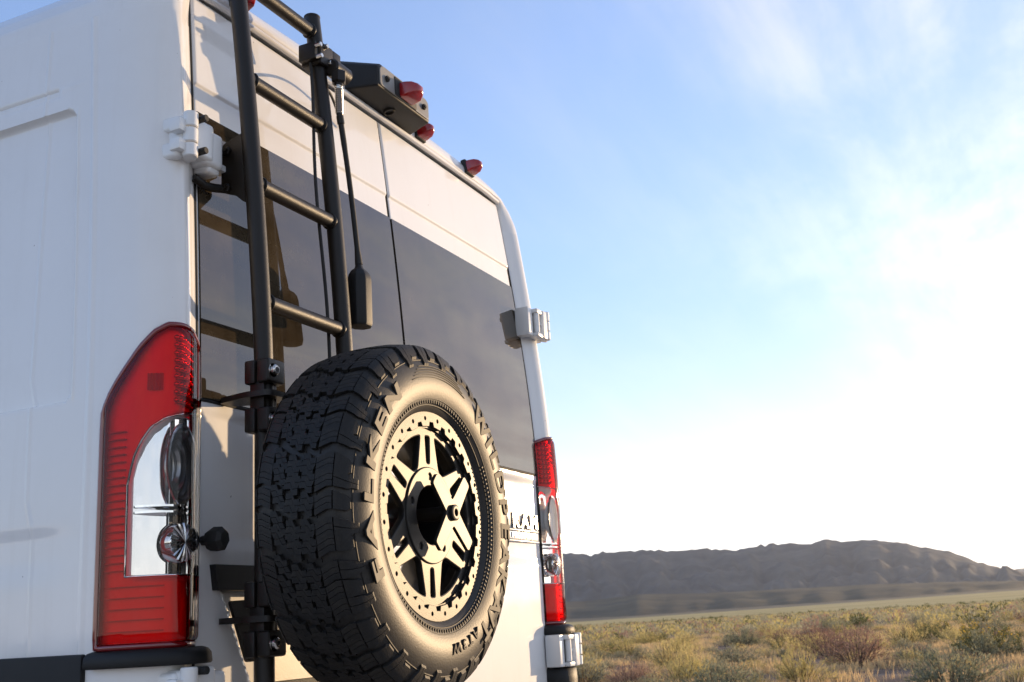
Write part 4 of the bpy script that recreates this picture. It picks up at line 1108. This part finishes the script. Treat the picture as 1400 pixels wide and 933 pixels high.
GEN = {'sage': ('sagebrush', 'grey-green sagebrush clump on the open flat behind the van', 'sagebrush clumps on the flat'),
       'rabbit': ('rabbitbrush', 'pale yellow-green feathery rabbitbrush on the open flat behind the van', 'rabbitbrush clumps on the flat'),
       'dry': ('dry_shrub', 'brown leafless dry shrub on the open flat behind the van', 'dry brown shrubs on the flat'),
       'dark': ('green_shrub', 'dark green leafy shrub on the open flat behind the van', 'dark green shrubs on the flat')}
cnt = 0; tries = 0
while cnt < 285 and tries < 20000:
    tries += 1
    dist = 19+50*rnd.random()**.75; a = R(rnd.uniform(-3.5, 24.5))
    x, y = CAM.x+dist*math.cos(a), CAM.y+dist*math.sin(a)
    kind = rnd.choices(['sage', 'rabbit', 'dry', 'dark'], [.28, .44, .20, .08])[0]
    w_ = (.4+1.35*rnd.random()**1.4)*(.8 if kind == 'rabbit' else 1)
    if any((x-p)**2+(y-q)**2 < (.40*(w_+s_))**2 for p, q, s_ in placed): continue
    if 20 < dist < 25.5 and R(5.2) < a < R(9.8): continue         # the bare patch of soil
    placed.append((x, y, w_)); cnt += 1
    nm, lab, grp = GEN[kind]
    shrub(nm, kind, x, y, w_, rnd.uniform(.5, .85), lab, grp, None, rnd.random() < .3)
# far scrub: a mass of clumps that nobody could count
def mass(name, label, cat, mname, n, r0, r1, per, size, flat, a0=-8, a1=30, pw=.6):
    dist = r0+(r1-r0)*rng.random(n)**pw; a = np.radians(rng.uniform(a0, a1, n))
    X, Y = CAM.x+dist*np.cos(a), CAM.y+dist*np.sin(a)
    Z = np.array([plain_z(math.hypot(x, y), math.degrees(math.atan2(y, x))) for x, y in zip(X, Y)])
    S = size*rng.uniform(.6, 1.5, n)
    c = np.repeat(np.stack([X, Y, Z], 1), per, 0); s = np.repeat(S, per)
    th = rng.uniform(0, 2*np.pi, len(c)); cp = rng.random(len(c)); rad = rng.random(len(c))**.4
    off = np.stack([.5*rad*np.sqrt(1-cp**2)*np.cos(th), .5*rad*np.sqrt(1-cp**2)*np.sin(th), flat*cp*rad], 1)
    d = off*1.2+.5*rand_unit(len(c))*.5+np.array([0, 0, .25]); d /= np.linalg.norm(d, axis=1)[:, None]
    me = quads_mesh(name, c+off*s[:, None], d, rand_unit(len(c)), s*rng.uniform(.10, .22, len(c)), s*rng.uniform(.05, .10, len(c)))
    return tag(link(name, me, M[mname]), label, cat, None, 'stuff')
mass('distant_sagebrush', 'far grey-green sagebrush fading into the flat', 'sagebrush', 'sage', 3400, 66, 260, 60, 1.0, .5)
mass('distant_rabbitbrush', 'far pale yellow-green rabbitbrush fading into the flat', 'rabbitbrush', 'rabbit', 3000, 66, 240, 60, .9, .5)
mass('distant_dry_scrub', 'far brown dry scrub fading into the flat', 'scrub', 'dry', 1700, 66, 260, 60, 1.0, .45)
mass('distant_dark_scrub', 'far dark green scrub dotting the flat', 'scrub', 'darkleaf', 800, 66, 320, 50, 1.2, .5)
# dry grass between the shrubs
n = 34000
dist = 17+60*rng.random(n)**.8; a = np.radians(rng.uniform(-4, 25, n))
X, Y = CAM.x+dist*np.cos(a), CAM.y+dist*np.sin(a)
keep = np.array([noise.noise((x*.35, y*.35, 4.)) > -.12 and not (20.5 < q < 25 and R(5.4) < b < R(9.6) and noise.noise((x*1.2, y*1.2, 1.)) < .25) for x, y, q, b in zip(X, Y, dist, a)])
X, Y = X[keep], Y[keep]
Z = np.array([plain_z(math.hypot(x, y), math.degrees(math.atan2(y, x))) for x, y in zip(X, Y)])-.01
base = np.repeat(np.stack([X, Y, Z], 1), 5, 0)+rng.normal(0, .05, (5*len(X), 3))*np.array([1, 1, 0])
d = .35*rand_unit(len(base))+np.array([.05, 0, 1]); d /= np.linalg.norm(d, axis=1)[:, None]
tag(link('dry_grass', quads_mesh('dry_grass', base, d, rand_unit(len(base)), rng.uniform(.08, .26, len(base)), rng.uniform(.010, .022, len(base))), M['straw']), 'dry straw-pink grass between the shrubs', 'grass', None, 'stuff')

# ================================================================== HAZE
bm = BM(); rbox(bm, -5200, 18400, -17800, 17800, -100, 520, 0)
hz = bpy.data.materials.new('haze'); hz.use_nodes = True; t = hz.node_tree; t.nodes.clear()
o_ = t.nodes.new('ShaderNodeOutputMaterial'); pv = t.nodes.new('ShaderNodeVolumePrincipled'); pv.inputs['Color'].default_value = (.74, .83, .97, 1); pv.inputs['Density'].default_value = 2.3e-5; pv.inputs['Anisotropy'].default_value = .45
t.links.new(pv.outputs[0], o_.inputs['Volume'])
tag(obj('haze', bm, hz), 'thin pale haze over the desert valley', 'haze', None, 'stuff')
